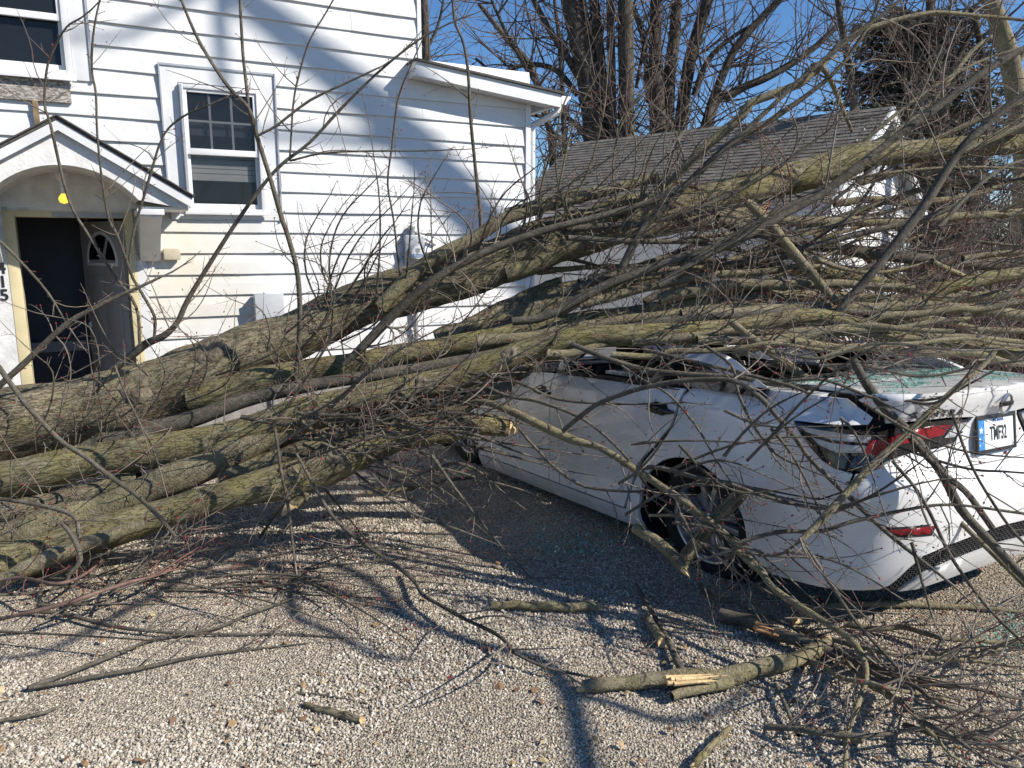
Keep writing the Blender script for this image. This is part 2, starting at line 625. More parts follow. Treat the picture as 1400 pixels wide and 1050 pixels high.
# the shell behind the planks
b = MB()
b.box(-4.2, -4.1, 0.02, 5.0, -0.3, 5.3)
b.box(4.0 - 0.02, 4.036, 0.02, 5.0, -0.3, 3.32)
b.box(2.70, 2.79, 0.02, 5.0, 3.32, 5.3)
b.box(-4.1, 4.0, 4.9, 5.0, -0.3, 3.3)
b.box(-4.1, 2.7, 4.9, 5.0, 3.3, 5.3)
b.build('outer_wall', M['siding'], house)
b = MB()
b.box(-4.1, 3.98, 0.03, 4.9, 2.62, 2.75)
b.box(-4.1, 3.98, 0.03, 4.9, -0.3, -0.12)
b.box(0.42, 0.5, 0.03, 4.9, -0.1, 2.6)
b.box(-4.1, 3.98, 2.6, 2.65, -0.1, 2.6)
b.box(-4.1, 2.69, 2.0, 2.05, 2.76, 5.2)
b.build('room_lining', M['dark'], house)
b = MB()
b.box(-4.5, 3.05, -0.25, 5.3, 5.3, 5.45)
b.build('main_roof', M['roofdark'], house)
b = MB()
b.box(-4.2, -0.76, -0.005, 0.02, -0.4, 0.30).box(0.11, 4.03, -0.03, -0.0192, -0.4, 0.36)
b.build('foundation', M['foundation'], house)
# corner boards
b = MB()
b.box(3.985, 4.045, -0.032, 0.02, 0.3, 3.30)
b.build('corner_board', M['white'], house)
b = MB()
b.box(2.765, 2.805, -0.030, 0.02, 3.46, 5.3)
b.build('corner_board', M['white'], house)

# ---- flat panel and tall window
b = MB()
b.box(0.41, 1.36, -0.028, -0.0195, 3.045, 3.178)
b.box(0.41, 0.545, -0.028, -0.0195, 1.886, 3.045)
b.box(1.225, 1.36, -0.028, -0.0195, 1.886, 3.045)
b.box(0.545, 1.225, -0.028, -0.0195, 1.886, 1.945)
pan = b.build('window_surround', M['white'], house)
b = MB()
b.box(0.400, 0.412, -0.040, -0.0197, 1.886, 3.19).box(0.412, 1.358, -0.040, -0.0285, 3.172, 3.19).box(1.358, 1.372, -0.046, -0.0197, 1.886, 3.19)
b.build('edge_trim', M['greytrim'], pan)


def window(name_lab, u0, u1, z0, z1, zm, grid=None, blind_to=None, fw=0.034):
    """double hung window: frame, two sashes, panes, bars, sill"""
    b = MB()
    y0, y1 = -0.062, 0.05
    b.box(u0, u0 + fw, y0, y1, z0, z1).box(u1 - fw, u1, y0, y1, z0, z1)
    b.box(u0 + fw, u1 - fw, y0 + 0.001, y1, z1 - fw, z1).box(u0 + fw, u1 - fw, y0 + 0.001, y1, z0, z0 + fw)
    fr = b.build('window', M['white'], house, bevel=0.004)
    if name_lab: fr['label'] = name_lab
    a0, a1 = u0 + fw, u1 - fw
    s = 0.028
    b = MB()                                            # upper sash stands in front
    b.box(a0, a0 + s, -0.045, -0.01, zm, z1 - fw).box(a1 - s, a1, -0.045, -0.01, zm, z1 - fw)
    b.box(a0 + s, a1 - s, -0.044, -0.01, z1 - fw - s, z1 - fw).box(a0 + s, a1 - s, -0.046, -0.01, zm, zm + 0.052)
    b.build('sash', M['white'], fr, bevel=0.003)
    b = MB()
    b.box(a0, a0 + s, -0.008, 0.03, z0 + fw, zm + 0.03).box(a1 - s, a1, -0.008, 0.03, z0 + fw, zm + 0.03)
    b.box(a0 + s, a1 - s, -0.007, 0.03, z0 + fw, z0 + fw + 0.045)
    b.build('sash', M['white'], fr, bevel=0.003)
    b = MB()
    b.box(a0 + s, a1 - s, -0.024, -0.020, zm + 0.052, z1 - fw - s)
    b.build('pane', M['pane'], fr)
    b = MB()
    b.box(a0 + s, a1 - s, 0.010, 0.014, z0 + fw + 0.045, zm)
    b.build('pane', M['pane'], fr)
    if grid:
        nx_, nz_ = grid
        for i in range(1, nx_):
            u = a0 + s + (a1 - a0 - 2 * s) * i / nx_
            MB().box(u - 0.009, u + 0.009, -0.019, -0.006, zm + 0.052, z1 - fw - s).build('muntin', M['greybox'], fr)
        for j in range(1, nz_):
            z = zm + 0.052 + (z1 - fw - s - zm - 0.052) * j / nz_
            MB().box(a0 + s, a1 - s, -0.0188, -0.0062, z - 0.009, z + 0.009).build('muntin', M['greybox'], fr)
    if blind_to:
        zz = zm + 0.02
        while zz > blind_to:
            MB().box(a0 + s, a1 - s, 0.035, 0.043, zz - 0.042, zz - 0.004).build('blind_slat', M['blind'], fr)
            zz -= 0.043
        MB().box(a0 + s, a1 - s, 0.034, 0.046, zz - 0.02, zz).build('blind_rail', M['blind'], fr)
    b = MB()
    b.box(u0 - 0.02, u1 + 0.02, -0.085, -0.0625, z0 - 0.02, z0 + 0.006)
    b.build('sill', M['white'], fr, bevel=0.003)
    return fr


w2 = window('tall double hung window with grilles above and a half drawn blind below', 0.548, 1.222, 1.948, 3.032, 2.447, (3, 2), 2.26)
b = MB()
b.box(0.552, 0.572, -0.085, -0.0625, 1.99, 3.02)
b.build('storm_track', M['greytrim'], w2)
w1 = window('large upper window without grilles, cut off by the photo edge', -1.34, -0.235, 3.0, 4.3, 3.425, None, None, 0.05)
MB().box(-0.234, -0.11, -0.035, -0.0195, 2.985, 4.4).build('window_surround', M['white'], house, bevel=0.003)
MB().box(-0.1095, -0.090, -0.05, -0.0197, 2.985, 4.4).build('edge_trim', M['greytrim'], house)
MB().box(-1.36, -0.215, -0.10, -0.0865, 2.965, 3.012).build('sill', M['white'], house, bevel=0.003)
MB().box(-1.5, -0.268, -0.045, -0.0195, 2.80, 2.962).build('strand_board', M['osb'], house)
MB().box(-0.545, -0.505, -0.05, -0.03, 2.56, 2.80).build('rusty_strip', simple('rusty_strip', (0.20, 0.14, 0.08), 0.8, var=0.4), house)

# ---- portico
PY = -0.72
PU, PZ = -0.364, 2.568
EU, EZ = 0.524, 2.027
sl_ = (PZ - EZ) / (EU - PU)
porch = MB()
for s in (1, -1):
    L_ = EU - PU
    vs = []
    for y in (PY - 0.06, 0.0):
        vs += [(PU, y, PZ), (PU + s * L_, y, EZ), (PU + s * L_, y, EZ + 0.022), (PU, y, PZ + 0.022)]
    fs = [(0, 1, 2, 3), (7, 6, 5, 4), (0, 4, 5, 1), (3, 2, 6, 7), (1, 5, 6, 2)]
    porch.add(vs, fs)
portico = porch.build('portico', M['roofdark'], house)
portico['label'] = 'small gabled portico roof with an arched plaster vault over the door'
for s in (1, -1):
    L_ = EU - PU - 0.004
    b = MB()
    vs = []
    for y in (PY - 0.052, PY - 0.03):
        vs += [(PU, y, PZ - 0.003), (PU + s * L_, y, EZ - 0.003), (PU + s * L_, y, EZ - 0.075), (PU, y, PZ - 0.075)]
    fs = [(0, 1, 2, 3), (7, 6, 5, 4), (0, 4, 5, 1), (3, 2, 6, 7), (1, 5, 6, 2), (0, 3, 7, 4)]
    b.add(vs, fs).build('rake_board', M['white'], portico)
    b = MB()                                             # sloped soffit and eave board
    vs = []
    for y in (PY - 0.028, -0.02):
        vs += [(PU + s * 0.02, y, PZ - 0.016), (PU + s * L_, y, EZ - 0.006), (PU + s * L_, y, EZ - 0.03), (PU + s * 0.02, y, PZ - 0.04)]
    b.add(vs, fs).build('soffit', M['white'], portico)
    # layered shingle edge
    for k in range(2):
        vs = []
        for y in (PY - 0.068 + 0.006 * k, PY - 0.0605 + 0.006 * k - 0.006):
            o1, o2 = 0.024 + 0.011 * k, 0.034 + 0.011 * k
            vs += [(PU, y, PZ + o1), (PU + s * (L_ + 0.015), y, EZ + o1 - 0.008), (PU + s * (L_ + 0.015), y, EZ + o2 - 0.008), (PU, y, PZ + o2)]
    vs = []
    for y in (PY - 0.075, -0.02):
        vs += [(PU, y, PZ + 0.024), (PU + s * (L_ + 0.02), y, EZ + 0.012), (PU + s * (L_ + 0.02), y, EZ + 0.024), (PU, y, PZ + 0.036)]
    MB().add(vs, fs).build('shingle_course', M['roofdark'], portico)
# pediment with arch, and vault
RA, CZ, HW = 0.637, 1.613, 0.50
arc = [(PU + HW * t, CZ + math.sqrt(RA * RA - (HW * t) ** 2)) for t in [1 - 2 * i / 24 for i in range(25)]]
zf = EZ - 0.055
full = [(PU - 0.86, zf - 0.03), (PU - 0.86, zf), (PU, PZ - 0.045), (PU + 0.86, zf), (PU + 0.86, zf - 0.03), (PU + HW, arc[0][1])] + arc[1:-1] + [(PU - HW, arc[-1][1])]
MB().prism(full, 'y', PY, PY + 0.05).build('pediment', M['stucco'], portico)
vs, fs = [], []
for i, (u, z) in enumerate(arc):
    vs += [(u, PY + 0.05, z), (u, -0.021, z), (u, PY + 0.05, z + 0.03), (u, -0.021, z + 0.03)]
for i in range(24):
    a = i * 4
    fs += [(a, a + 1, a + 5, a + 4), (a + 2, a + 6, a + 7, a + 3)]
MB().add(vs, fs).build('vault', M['stucco'], portico, smooth=True)
for s in (1, -1):
    ua, ub = PU + s * 0.50, PU + s * 0.86
    u0, u1 = min(ua, ub), max(ua, ub)
    MB().box(u0, u1, PY + 0.05, -0.021, zf - 0.03, zf - 0.012).build('soffit_return', M['white'], portico)
    c0 = PU + s * 0.50
    c1 = PU + s * 0.66
    prof = [(-0.0215, zf - 0.03), (PY + 0.03, zf - 0.03), (PY + 0.03, zf - 0.09), (PY + 0.10, zf - 0.12), (-0.47, 1.80), (-0.22, 1.62), (-0.10, 1.55), (-0.06, 1.52), (-0.0215, 1.52)]
    br = MB().prism(prof, 'x', min(c0, c1), max(c0, c1)).build('bracket', M['white'], portico, bevel=0.006)
    MB().box(min(c0, c1) - 0.018, max(c0, c1) + 0.018, PY + 0.012, -0.0215, zf - 0.075, zf - 0.0305).build('bracket_cap', M['white'], portico, bevel=0.004)

# ---- doorway
b = MB()
b.box(-0.838, -0.755, -0.045, 0.10, -0.2, 1.935).box(0.035, 0.106, -0.045, 0.10, -0.2, 1.935).box(-0.755, 0.035, -0.045, 0.10, 1.886, 1.935)
door = b.build('door_frame', M['cream'], house, bevel=0.004)
door['label'] = 'cream painted door frame around the open doorway'
MB().box(-0.49, 0.035, -0.05, -0.0455, 1.887, 1.93).build('head_strip', M['greytrim'], door)
MB().box(-0.79, -0.755, 0.0, 0.03, -0.2, 1.885).build('door_stop', M['greytrim'], door)
MB().box(-1.14, -0.8385, -0.04, -0.0195, -0.2, 2.0).build('pilaster', M['stucco'], house)
MB().box(0.1065, 0.182, -0.04, -0.0195, -0.2, 1.53).build('pilaster', M['white'], house)
MB().box(-0.8, 0.1, -0.0205, -0.0195, 1.9355, 2.30).build('tympanum', M['stucco'], house)
MB().box(-0.755, 0.035, -0.12, 0.12, -0.2, -0.06).build('threshold', M['foundation'], house)
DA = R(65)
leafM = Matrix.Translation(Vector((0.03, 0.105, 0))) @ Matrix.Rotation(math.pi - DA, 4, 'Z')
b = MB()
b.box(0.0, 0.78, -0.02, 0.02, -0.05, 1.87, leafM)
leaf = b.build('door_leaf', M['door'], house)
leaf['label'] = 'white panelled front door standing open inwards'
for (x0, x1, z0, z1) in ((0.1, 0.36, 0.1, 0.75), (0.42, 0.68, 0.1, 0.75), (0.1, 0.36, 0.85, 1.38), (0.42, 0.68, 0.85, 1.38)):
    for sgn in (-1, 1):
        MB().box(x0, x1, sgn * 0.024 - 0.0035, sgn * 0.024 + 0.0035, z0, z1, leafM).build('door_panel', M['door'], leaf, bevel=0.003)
for sgn in (-1, 1):                                     # fan light: three raised triangles of dark glass
    for a0 in (0, 60, 120):
        c = (0.39, 1.50)
        poly = [(c[0] + 0.06 * math.cos(R(a0 + 30)), c[1] + 0.06 * math.sin(R(a0 + 30)))] + [(c[0] + 0.25 * math.cos(R(a0 + t)), c[1] + 0.25 * math.sin(R(a0 + t))) for t in (6, 18, 30, 42, 54)]
        m_ = MB().prism(poly, 'y', sgn * 0.0235 - 0.003, sgn * 0.0235 + 0.003)
        m_.v = [tuple(leafM @ Vector(p)) for p in m_.v]
        m_.build('fan_pane', M['glossblack'], leaf)
    m_ = MB()
    for t in range(12):
        t0, t1 = R(180 * t / 12), R(180 * (t + 1) / 12)
        m_.prism([(0.39 + 0.26 * math.cos(t0), 1.5 + 0.26 * math.sin(t0)), (0.39 + 0.285 * math.cos(t0), 1.5 + 0.285 * math.sin(t0)), (0.39 + 0.285 * math.cos(t1), 1.5 + 0.285 * math.sin(t1)), (0.39 + 0.26 * math.cos(t1), 1.5 + 0.26 * math.sin(t1))], 'y', sgn * 0.025 - 0.004, sgn * 0.025 + 0.004)
    m_.box(0.105, 0.675, sgn * 0.025 - 0.004, sgn * 0.025 + 0.004, 1.475, 1.5)
    m_.v = [tuple(leafM @ Vector(p)) for p in m_.v]
    m_.build('fan_moulding', M['white'], leaf)
MB().lathe([(0.0, 0.0), (0.028, 0.0), (0.03, 0.02), (0.012, 0.03), (0.012, 0.05), (0.028, 0.06), (0.03, 0.075), (0.0, 0.085)], 16, 'y', (0, 0, 0)).build('door_knob', M['galv'], leaf).location = leafM @ Vector((0.72, 0.021, 0.92))


def text_mesh(body, size, depth, name, mat, parent, loc, rot, bold=False, sx=1.0):
    cu = bpy.data.curves.new('lettering', 'FONT')
    cu.body = body
    cu.size = size
    cu.extrude = depth
    cu.align_x = 'CENTER'
    cu.align_y = 'CENTER'
    cu.resolution_u = 3
    if bold: cu.offset = size * 0.018
    t = bpy.data.objects.new('tmp', cu)
    col.objects.link(t)
    bpy.context.view_layer.update()
    me = bpy.data.meshes.new_from_object(t.evaluated_get(bpy.context.evaluated_depsgraph_get()))
    bpy.data.objects.remove(t, do_unlink=True)
    bpy.data.curves.remove(cu)
    me.name = name
    me.materials.clear()
    if sx != 1.0:
        for v in me.vertices: v.co.x *= sx
    o = link(name, me, mat, parent)
    o.location = loc
    o.rotation_euler = rot
    return o


for ch, z in (('4', 1.475), ('1', 1.365), ('5', 1.255)):
    text_mesh(ch, 0.13, 0.003, 'house_number', M['black'], house, (-0.885, -0.0445, z), (R(90), 0, 0), True)

# ---- flat shed roof over the low wing: rake board, soffit, gutter end
rk = MB()
U0, U1 = 2.66, 4.30
Z0, Z1 = 3.40, 3.235
def rz(u): return Z0 + (Z1 - Z0) * (u - U0) / (U1 - U0)
YO = -0.23
vs = []
for y in (YO, YO + 0.025):
    vs += [(U0, y, rz(U0) - 0.13), (U1, y, rz(U1) - 0.13), (U1, y, rz(U1)), (U0, y, rz(U0))]
bxf = [(0, 1, 2, 3), (7, 6, 5, 4), (0, 4, 5, 1), (3, 2, 6, 7), (1, 5, 6, 2), (0, 3, 7, 4)]
rake = MB().add(vs, bxf).build('wing_roof', M['white'], house)
rake['label'] = 'low wing roof edge with white rake board and boxed soffit'
vs = []
for y in (YO + 0.026, 0.0):
    vs += [(U0 + 0.0, y, rz(U0) - 0.128), (U0 + 0.02, y, rz(U0) - 0.128), (U0 + 0.02, y, rz(U0) - 0.002), (U0, y, rz(U0) - 0.002)]
MB().add(vs, bxf).build('end_board', M['white'], rake)
vs = []
for y in (YO - 0.03, 5.0):
    vs += [(U0 - 0.01, y, rz(U0) + 0.002), (U1 + 0.03, y, rz(U1) + 0.002), (U1 + 0.03, y, rz(U1) + 0.024), (U0 - 0.01, y, rz(U0) + 0.024)]
MB().add(vs, bxf).build('roof_deck', M['roofdark'], rake)
k = 0
u = U0 + 0.021
while u < U1 - 0.08:                                     # boxed soffit of narrow grooved boards
    vs = []
    for y in (YO + 0.026, -0.021):
        vs += [(u, y, rz(u) - 0.118), (u + 0.072, y, rz(u + 0.072) - 0.118), (u + 0.072, y, rz(u + 0.072) - 0.108), (u, y, rz(u) - 0.108)]
    MB().add(vs, bxf).build('soffit_panel', M['white'], rake)
    u += 0.078
# gutter (end profile faces us)
prof = [(0, 0), (0.005, -0.085), (0.06, -0.09), (0.085, -0.05), (0.12, -0.02), (0.125, 0.0), (0.115, 0.0), (0.11, -0.012), (0.078, -0.045), (0.056, -0.08), (0.012, -0.078), (0.008, 0)]
MB().prism([(U1 + 0.004 + p, Z1 - 0.01 + q) for p, q in prof], 'y', YO + 0.01, 5.0).build('gutter', M['white'], rake)
MB().prism([(U1 + 0.004 + p, Z1 - 0.01 + q) for p, q in prof[:6]], 'y', YO + 0.004, YO + 0.0095).build('gutter_end', M['white'], rake)
b = MB()
b.cyl((U1 + 0.05, -0.1, Z1 - 0.09), (U1 + 0.03, -0.1, Z1 - 0.17), 0.035)
b.cyl((U1 + 0.03, -0.1, Z1 - 0.165), (4.09, 0.02, Z1 - 0.30), 0.034)
b.cyl((4.09, 0.02, Z1 - 0.29), (4.09, 0.02, 0.2), 0.034)
b.build('downspout', M['white'], rake, smooth=True)
# a lower rear roof edge shows past the corner
MB().box(4.05, 4.9, 1.6, 4.8, 2.62, 2.72).build('rear_roof', M['white'], house)

MB().box(-0.95, 0.40, 1.25, 1.28, -0.1, 2.55).build('hall_tint_wall', simple('sky_reflection_blue', (0.055, 0.065, 0.09), 0.7, var=0.1), house)  # added wall behind the doorway; its navy colour stands in for reflected sky
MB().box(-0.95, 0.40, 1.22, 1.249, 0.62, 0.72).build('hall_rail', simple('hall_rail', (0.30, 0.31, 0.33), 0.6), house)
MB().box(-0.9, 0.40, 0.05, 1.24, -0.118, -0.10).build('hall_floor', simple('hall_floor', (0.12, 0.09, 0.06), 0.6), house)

# ---- fittings on the wall: each a thing
o = MB().box(0.0, 0.135, -0.075, -0.0, 0.0, 0.10).build('outlet_cover', M['tan'], None, bevel=0.012)
o.matrix_world = HM @ Matrix.Translation(Vector((0.324, -0.0225, 1.53)))
tag(o, 'small tan weatherproof outlet cover on white siding right of the portico', 'outlet')
e = empty('utility_box', matrix=HM @ Matrix.Translation(Vector((1.065, -0.021, 0.92))))
tag(e, 'plain grey utility box on siding below the tall window', 'utility box')
MB().box(0, 0.25, -0.11, 0, 0, 0.285).build('box_body', M['greybox'], e, bevel=0.006)
MB().box(-0.006, 0.256, -0.128, -0.1105, -0.006, 0.291).build('box_cover', M['greybox'], e, bevel=0.006)
MB().cyl((0.125, -0.05, 0.0), (0.125, -0.05, -1.0), 0.016).build('conduit', M['galv'], e, smooth=True)

e = empty('electric_meter', matrix=HM @ Matrix.Translation(Vector((2.56, -0.021, 1.46))) @ Matrix.Scale(0.84, 4))
tag(e, 'grey electric meter box with round glass dial on the siding above the trunk', 'electric meter')
MB().box(0, 0.25, -0.10, 0, 0, 0.36).build('box_body', M['galv'], e, bevel=0.01)
MB().lathe([(0.0, -0.10), (0.098, -0.101), (0.1, -0.125), (0.09, -0.135), (0.0, -0.136)], 28, 'y', (0.125, 0, 0.15)).build('meter_ring', M['galv'], e, smooth=True)
MB().lathe([(0.086, -0.1362), (0.084, -0.19), (0.07, -0.215), (0.0, -0.222)], 28, 'y', (0.125, 0, 0.15)).build('meter_glass', glass_material('meter_glass', (0.6, 0.65, 0.68), 0.05, 0.35), e, smooth=True)
MB().lathe([(0.0, -0.170), (0.075, -0.169), (0.075, -0.1365)], 28, 'y', (0.125, 0, 0.15)).build('meter_face', M['white'], e)
MB().box(0.06, 0.19, -0.176, -0.1705, 0.095, 0.135).build('face_label', simple('meter_blue', (0.03, 0.19, 0.42), 0.5), e)
MB().box(0.10, 0.15, -0.177, -0.1705, 0.155, 0.20).build('display', M['black'], e)
b = MB()
b.cyl((0.10, -0.05, 0.36), (0.10, -0.05, 0.44), 0.03).cyl((0.10, -0.05, 0.43), (0.10, -0.05, 0.46), 0.042)
b.build('hub', M['galv'], e, smooth=True)
MB().cyl((0.13, -0.05, 0.40), (0.42, -0.02, 0.24), 0.016).build('conduit', M['galv'], e, smooth=True)
MB().cyl((0.125, -0.05, 0.0), (0.125, -0.05, -1.5), 0.028).build('conduit', M['galv'], e, smooth=True)

e = empty('porch_light', matrix=HM @ Matrix.Translation(Vector((-0.385, -0.32, 2.12))))
tag(e, 'bare yellow bulb hanging under the arched portico', 'light bulb')
MB().lathe([(0, 0.10), (0.045, 0.10), (0.045, 0.06), (0.022, 0.04), (0.018, -0.058), (0, -0.058)], 20, 'z').build('lamp_holder', M['white'], e, smooth=True)
mb_, nt_, bs_, _ = nodes_of('lit_yellow_bulb')
bs_.inputs['Base Color'].default_value = (0.85, 0.6, 0.05, 1)
bs_.inputs['Emission Color'].default_value = (1.0, 0.72, 0.08, 1)
bs_.inputs['Emission Strength'].default_value = 0.9
MB().lathe([(0.016, -0.055), (0.019, -0.064), (0.034, -0.082), (0.038, -0.102), (0.029, -0.126), (0.0, -0.137)], 20, 'z').build('bulb', mb_, e, smooth=True)

# ------------------------------------------------------------------ garage behind
garage = empty('garage', (5.08, 11.0, 0.0), math.atan2(3.6, -3.82))
tag(garage, 'white sided garage with grey shingle roof behind the fallen tree', 'garage')
# local x: along the ridge away from us; local y: to the left of that is the far side, so our slope is +y (left of travel is -x,-y world)
GL, GRUN, GR, GE = 5.25, 1.95, 3.52, 2.16
def garage_slope(sgn):
    sh = MB()
    n = 26
    ln = math.hypot(GRUN, GR - GE)
    dy, dz = GRUN / ln, -(GR - GE) / ln
    ny, nz = (GR - GE) / ln, GRUN / ln
    for k in range(n):
        s0, s1 = ln * k / n, ln * (k + 1) / n + 0.02
        x = -0.16 - (0.12 if k % 2 else 0.0)
        while x < GL + 0.1:
            x1 = min(x + 0.30, GL + 0.12)
            xa = max(x, -0.16)
            t0, t1 = 0.006, 0.016 + rng.uniform(-0.003, 0.004)
            vs = []
            for (s, t) in ((s0, t0), (s1, t1), (s1, t1 - 0.01), (s0, 0.0)):
                for xx in (xa + 0.003, x1 - 0.003):
                    vs.append((xx, sgn * (dy * s + ny * t), GR + dz * s + nz * t))
            sh.add(vs, [(0, 1, 3, 2), (2, 3, 5, 4), (0, 2, 4, 6), (1, 7, 5, 3)])
            x += 0.30
    return sh
g = simple('grey_asphalt_shingle', (0.155, 0.138, 0.115), 0.95, var=0.35, scale=7, bump=0.5)
for sgn in (1, -1):
    rf = MB()
    ln = math.hypot(GRUN, GR - GE)
    vs = []
    for x in (-0.14, GL + 0.1):
        vs += [(x, 0, GR - 0.004), (x, sgn * GRUN, GE - 0.004), (x, sgn * GRUN, GE - 0.05), (x, 0, GR - 0.05)]
    r_ = rf.add(vs, bxf).build('roof', M['greybox'], garage)
    s_ = garage_slope(sgn).build('shingles', g, r_)
    s_['kind'] = 'stuff'
    vs = []
    for x in (-0.19, -0.142):
        vs += [(x, 0, GR + 0.0), (x, sgn * (GRUN + 0.03), GE - 0.012), (x, sgn * (GRUN + 0.03), GE - 0.14), (x, 0, GR - 0.15)]
    MB().add(vs, bxf).build('rake_board', M['white'], garage)
    MB().box(-0.14, GL + 0.1, min(sgn * GRUN, sgn * (GRUN + 0.03)), max(sgn * GRUN, sgn * (GRUN + 0.03)), GE - 0.14, GE - 0.006).build('fascia', M['white'], garage)
MB().prism([(-GRUN + 0.25, -0.3), (GRUN - 0.25, -0.3), (GRUN - 0.25, GE + 0.1), (0, GR - 0.06), (-GRUN + 0.25, GE + 0.1)], 'x', 0.02, GL - 0.1).build('wall', M['siding'], garage)
for kz in range(22):
    z = -0.1 + kz * 0.165
    hw = GRUN - 0.25 if z < GE else max(0.0, (GR - 0.1 - z) / (GR - GE) * GRUN - 0.03)
    if hw < 0.1: continue
    vs = [(0.019, -hw, z), (0.019, hw, z), (-0.002, hw, z), (-0.002, -hw, z), (0.012, -hw, z + 0.163), (0.012, hw, z + 0.163), (0.019, hw, z + 0.163), (0.019, -hw, z + 0.163)]
    MB().add(vs, [(0, 1, 2, 3), (3, 2, 5, 4), (4, 5, 6, 7), (0, 3, 4, 7), (1, 6, 5, 2)]).build('siding_plank', M['siding'], garage)
for sgn in (1, -1):
    MB().box(-0.03, 0.6, sgn * (GRUN - 0.24) - 0.015, sgn * (GRUN - 0.24) + 0.015, -0.2, GE + 0.05).build('corner_board', M['white'], garage)
MB().box(-0.014, 0.018, -0.28, 0.28, 2.55, 3.05).build('vent', M['greybox'], garage)

# ------------------------------------------------------------------ white sedan, crushed
def rot_axes(h, pit, roll):
    f = Vector((math.cos(h), math.sin(h), 0))
    l = Vector((-f.y, f.x, 0))
    k = Vector((0, 0, 1))
    f2 = f * math.cos(pit) + k * math.sin(pit)
    u2 = -f * math.sin(pit) + k * math.cos(pit)
    return f2, l * math.cos(roll) + u2 * math.sin(roll), -l * math.sin(roll) + u2 * math.cos(roll)


cf, cl_, cu_ = rot_axes(R(120.7), R(-3.3), R(1.6))
co = Vector((1.712, 4.083, -0.072)) - cf * 1.0
CARM = Matrix(((cf.x, cl_.x, cu_.x, co.x), (cf.y, cl_.y, cu_.y, co.y), (cf.z, cl_.z, cu_.z, co.z), (0, 0, 0, 1)))

PLAN = [(0.0, 0.0), (0.004, 0.2), (0.018, 0.4), (0.055, 0.57), (0.125, 0.71), (0.235, 0.805), (0.39, 0.862), (0.6, 0.888), (1.0, 0.902), (1.6, 0.906), (2.4, 0.906), (3.2, 0.90), (3.8, 0.88), (4.2, 0.82), (4.44, 0.69), (4.57, 0.46), (4.62, 0.2), (4.63, 0.0)]


def _spline(pts, n=40):
    out = []
    P = [np.array(p, float) for p in pts]
    P = [2 * P[0] - P[1]] + P + [2 * P[-1] - P[-2]]
    for i in range(1, len(P) - 2):
        for t in np.linspace(0, 1, n, endpoint=False):
            a, b, c, d = P[i - 1], P[i], P[i + 1], P[i + 2]
            out.append(0.5 * (2 * b + (c - a) * t + (2 * a - 5 * b + 4 * c - d) * t * t + (3 * b - a - 3 * c + d) * t ** 3))
    out.append(P[-2])
    return np.array(out)


PL = _spline(PLAN)
PLU = np.concatenate([[0], np.cumsum(np.linalg.norm(np.diff(PL, axis=0), axis=1))])
ULEN = PLU[-1]
_is = int(np.argmin(np.abs(PL[:, 0] - 0.39)))


def U_x(x):                     # plan length at a point of the side given by x
    k = int(np.argmax(PL[:, 0] > x)) if x < 4.6 else len(PL) - 1
    k = max(k, 1)
    t = (x - PL[k - 1, 0]) / max(1e-9, PL[k, 0] - PL[k - 1, 0])
    return PLU[k - 1] + t * (PLU[k] - PLU[k - 1])


def U_y(y):                     # plan length at a point of the rear given by y
    k = int(np.argmax(PL[:, 1] >= y))
    if k == 0: return y
    t = (y - PL[k - 1, 1]) / max(1e-9, PL[k, 1] - PL[k - 1, 1])
    return PLU[k - 1] + t * (PLU[k] - PLU[k - 1])


SIDE = [(0.10, 0.10), (0.17, 0.055), (0.22, 0.025), (0.27, 0.012), (0.33, 0.018), (0.42, 0.022), (0.52, 0.012), (0.62, 0.004), (0.72, 0.0), (0.80, 0.004), (0.865, 0.008), (0.90, 0.004), (0.93, 0.016), (0.98, 0.042), (1.04, 0.085), (1.10, 0.15)]
REAR = [(0.10, 0.20), (0.20, 0.085), (0.28, 0.04), (0.36, 0.018), (0.46, 0.004), (0.56, 0.0), (0.64, 0.006), (0.70, 0.03), (0.74, 0.065), (0.80, 0.085), (0.90, 0.082), (0.97, 0.06), (1.03, 0.03), (1.06, 0.026), (1.10, 0.06)]
FRONT = [(0.10, 0.15), (0.2, 0.05), (0.4, 0.0), (0.55, 0.02), (0.7, 0.10), (0.8, 0.28), (0.95, 0.7), (1.1, 1.0)]


def _sm(t):
    t = min(1, max(0, t))
    return t * t * (3 - 2 * t)


def inset(u, z):
    s = float(np.interp(z, [p[0] for p in SIDE], [p[1] for p in SIDE]))
    r = float(np.interp(z, [p[0] for p in REAR], [p[1] for p in REAR]))
    w = _sm((u - 0.55) / 0.5)
    v = r * (1 - w) + s * w
    if u > ULEN - 1.4:
        f = float(np.interp(z, [p[0] for p in FRONT], [p[1] for p in FRONT]))
        w = _sm((u - (ULEN - 1.4)) / 0.9)
        v = v * (1 - w) + f * w
    # sharp shoulder ledge on the rear quarter
    xq = float(np.interp(u, PLU, PL[:, 0]))
    if u > 0.6 and xq < 1.75:
        zl = 0.925 + 0.05 * (xq - 0.3) / 0.7
        v += 0.045 * _sm((z - zl) / 0.022) * _sm((1.7 - xq) / 0.6) * _sm((u - 0.66) / 0.15) * (1 - 0.8 * _sm((z - 1.0) / 0.06))
    # arch flares
    x = float(np.interp(u, PLU, PL[:, 0]))
    for cx in (1.0, 3.71):
        d = math.hypot(x - cx, (z - 0.36)) - 0.40
        if u > 0.9: v -= 0.014 * math.exp(-(d / 0.07) ** 2)
    return v


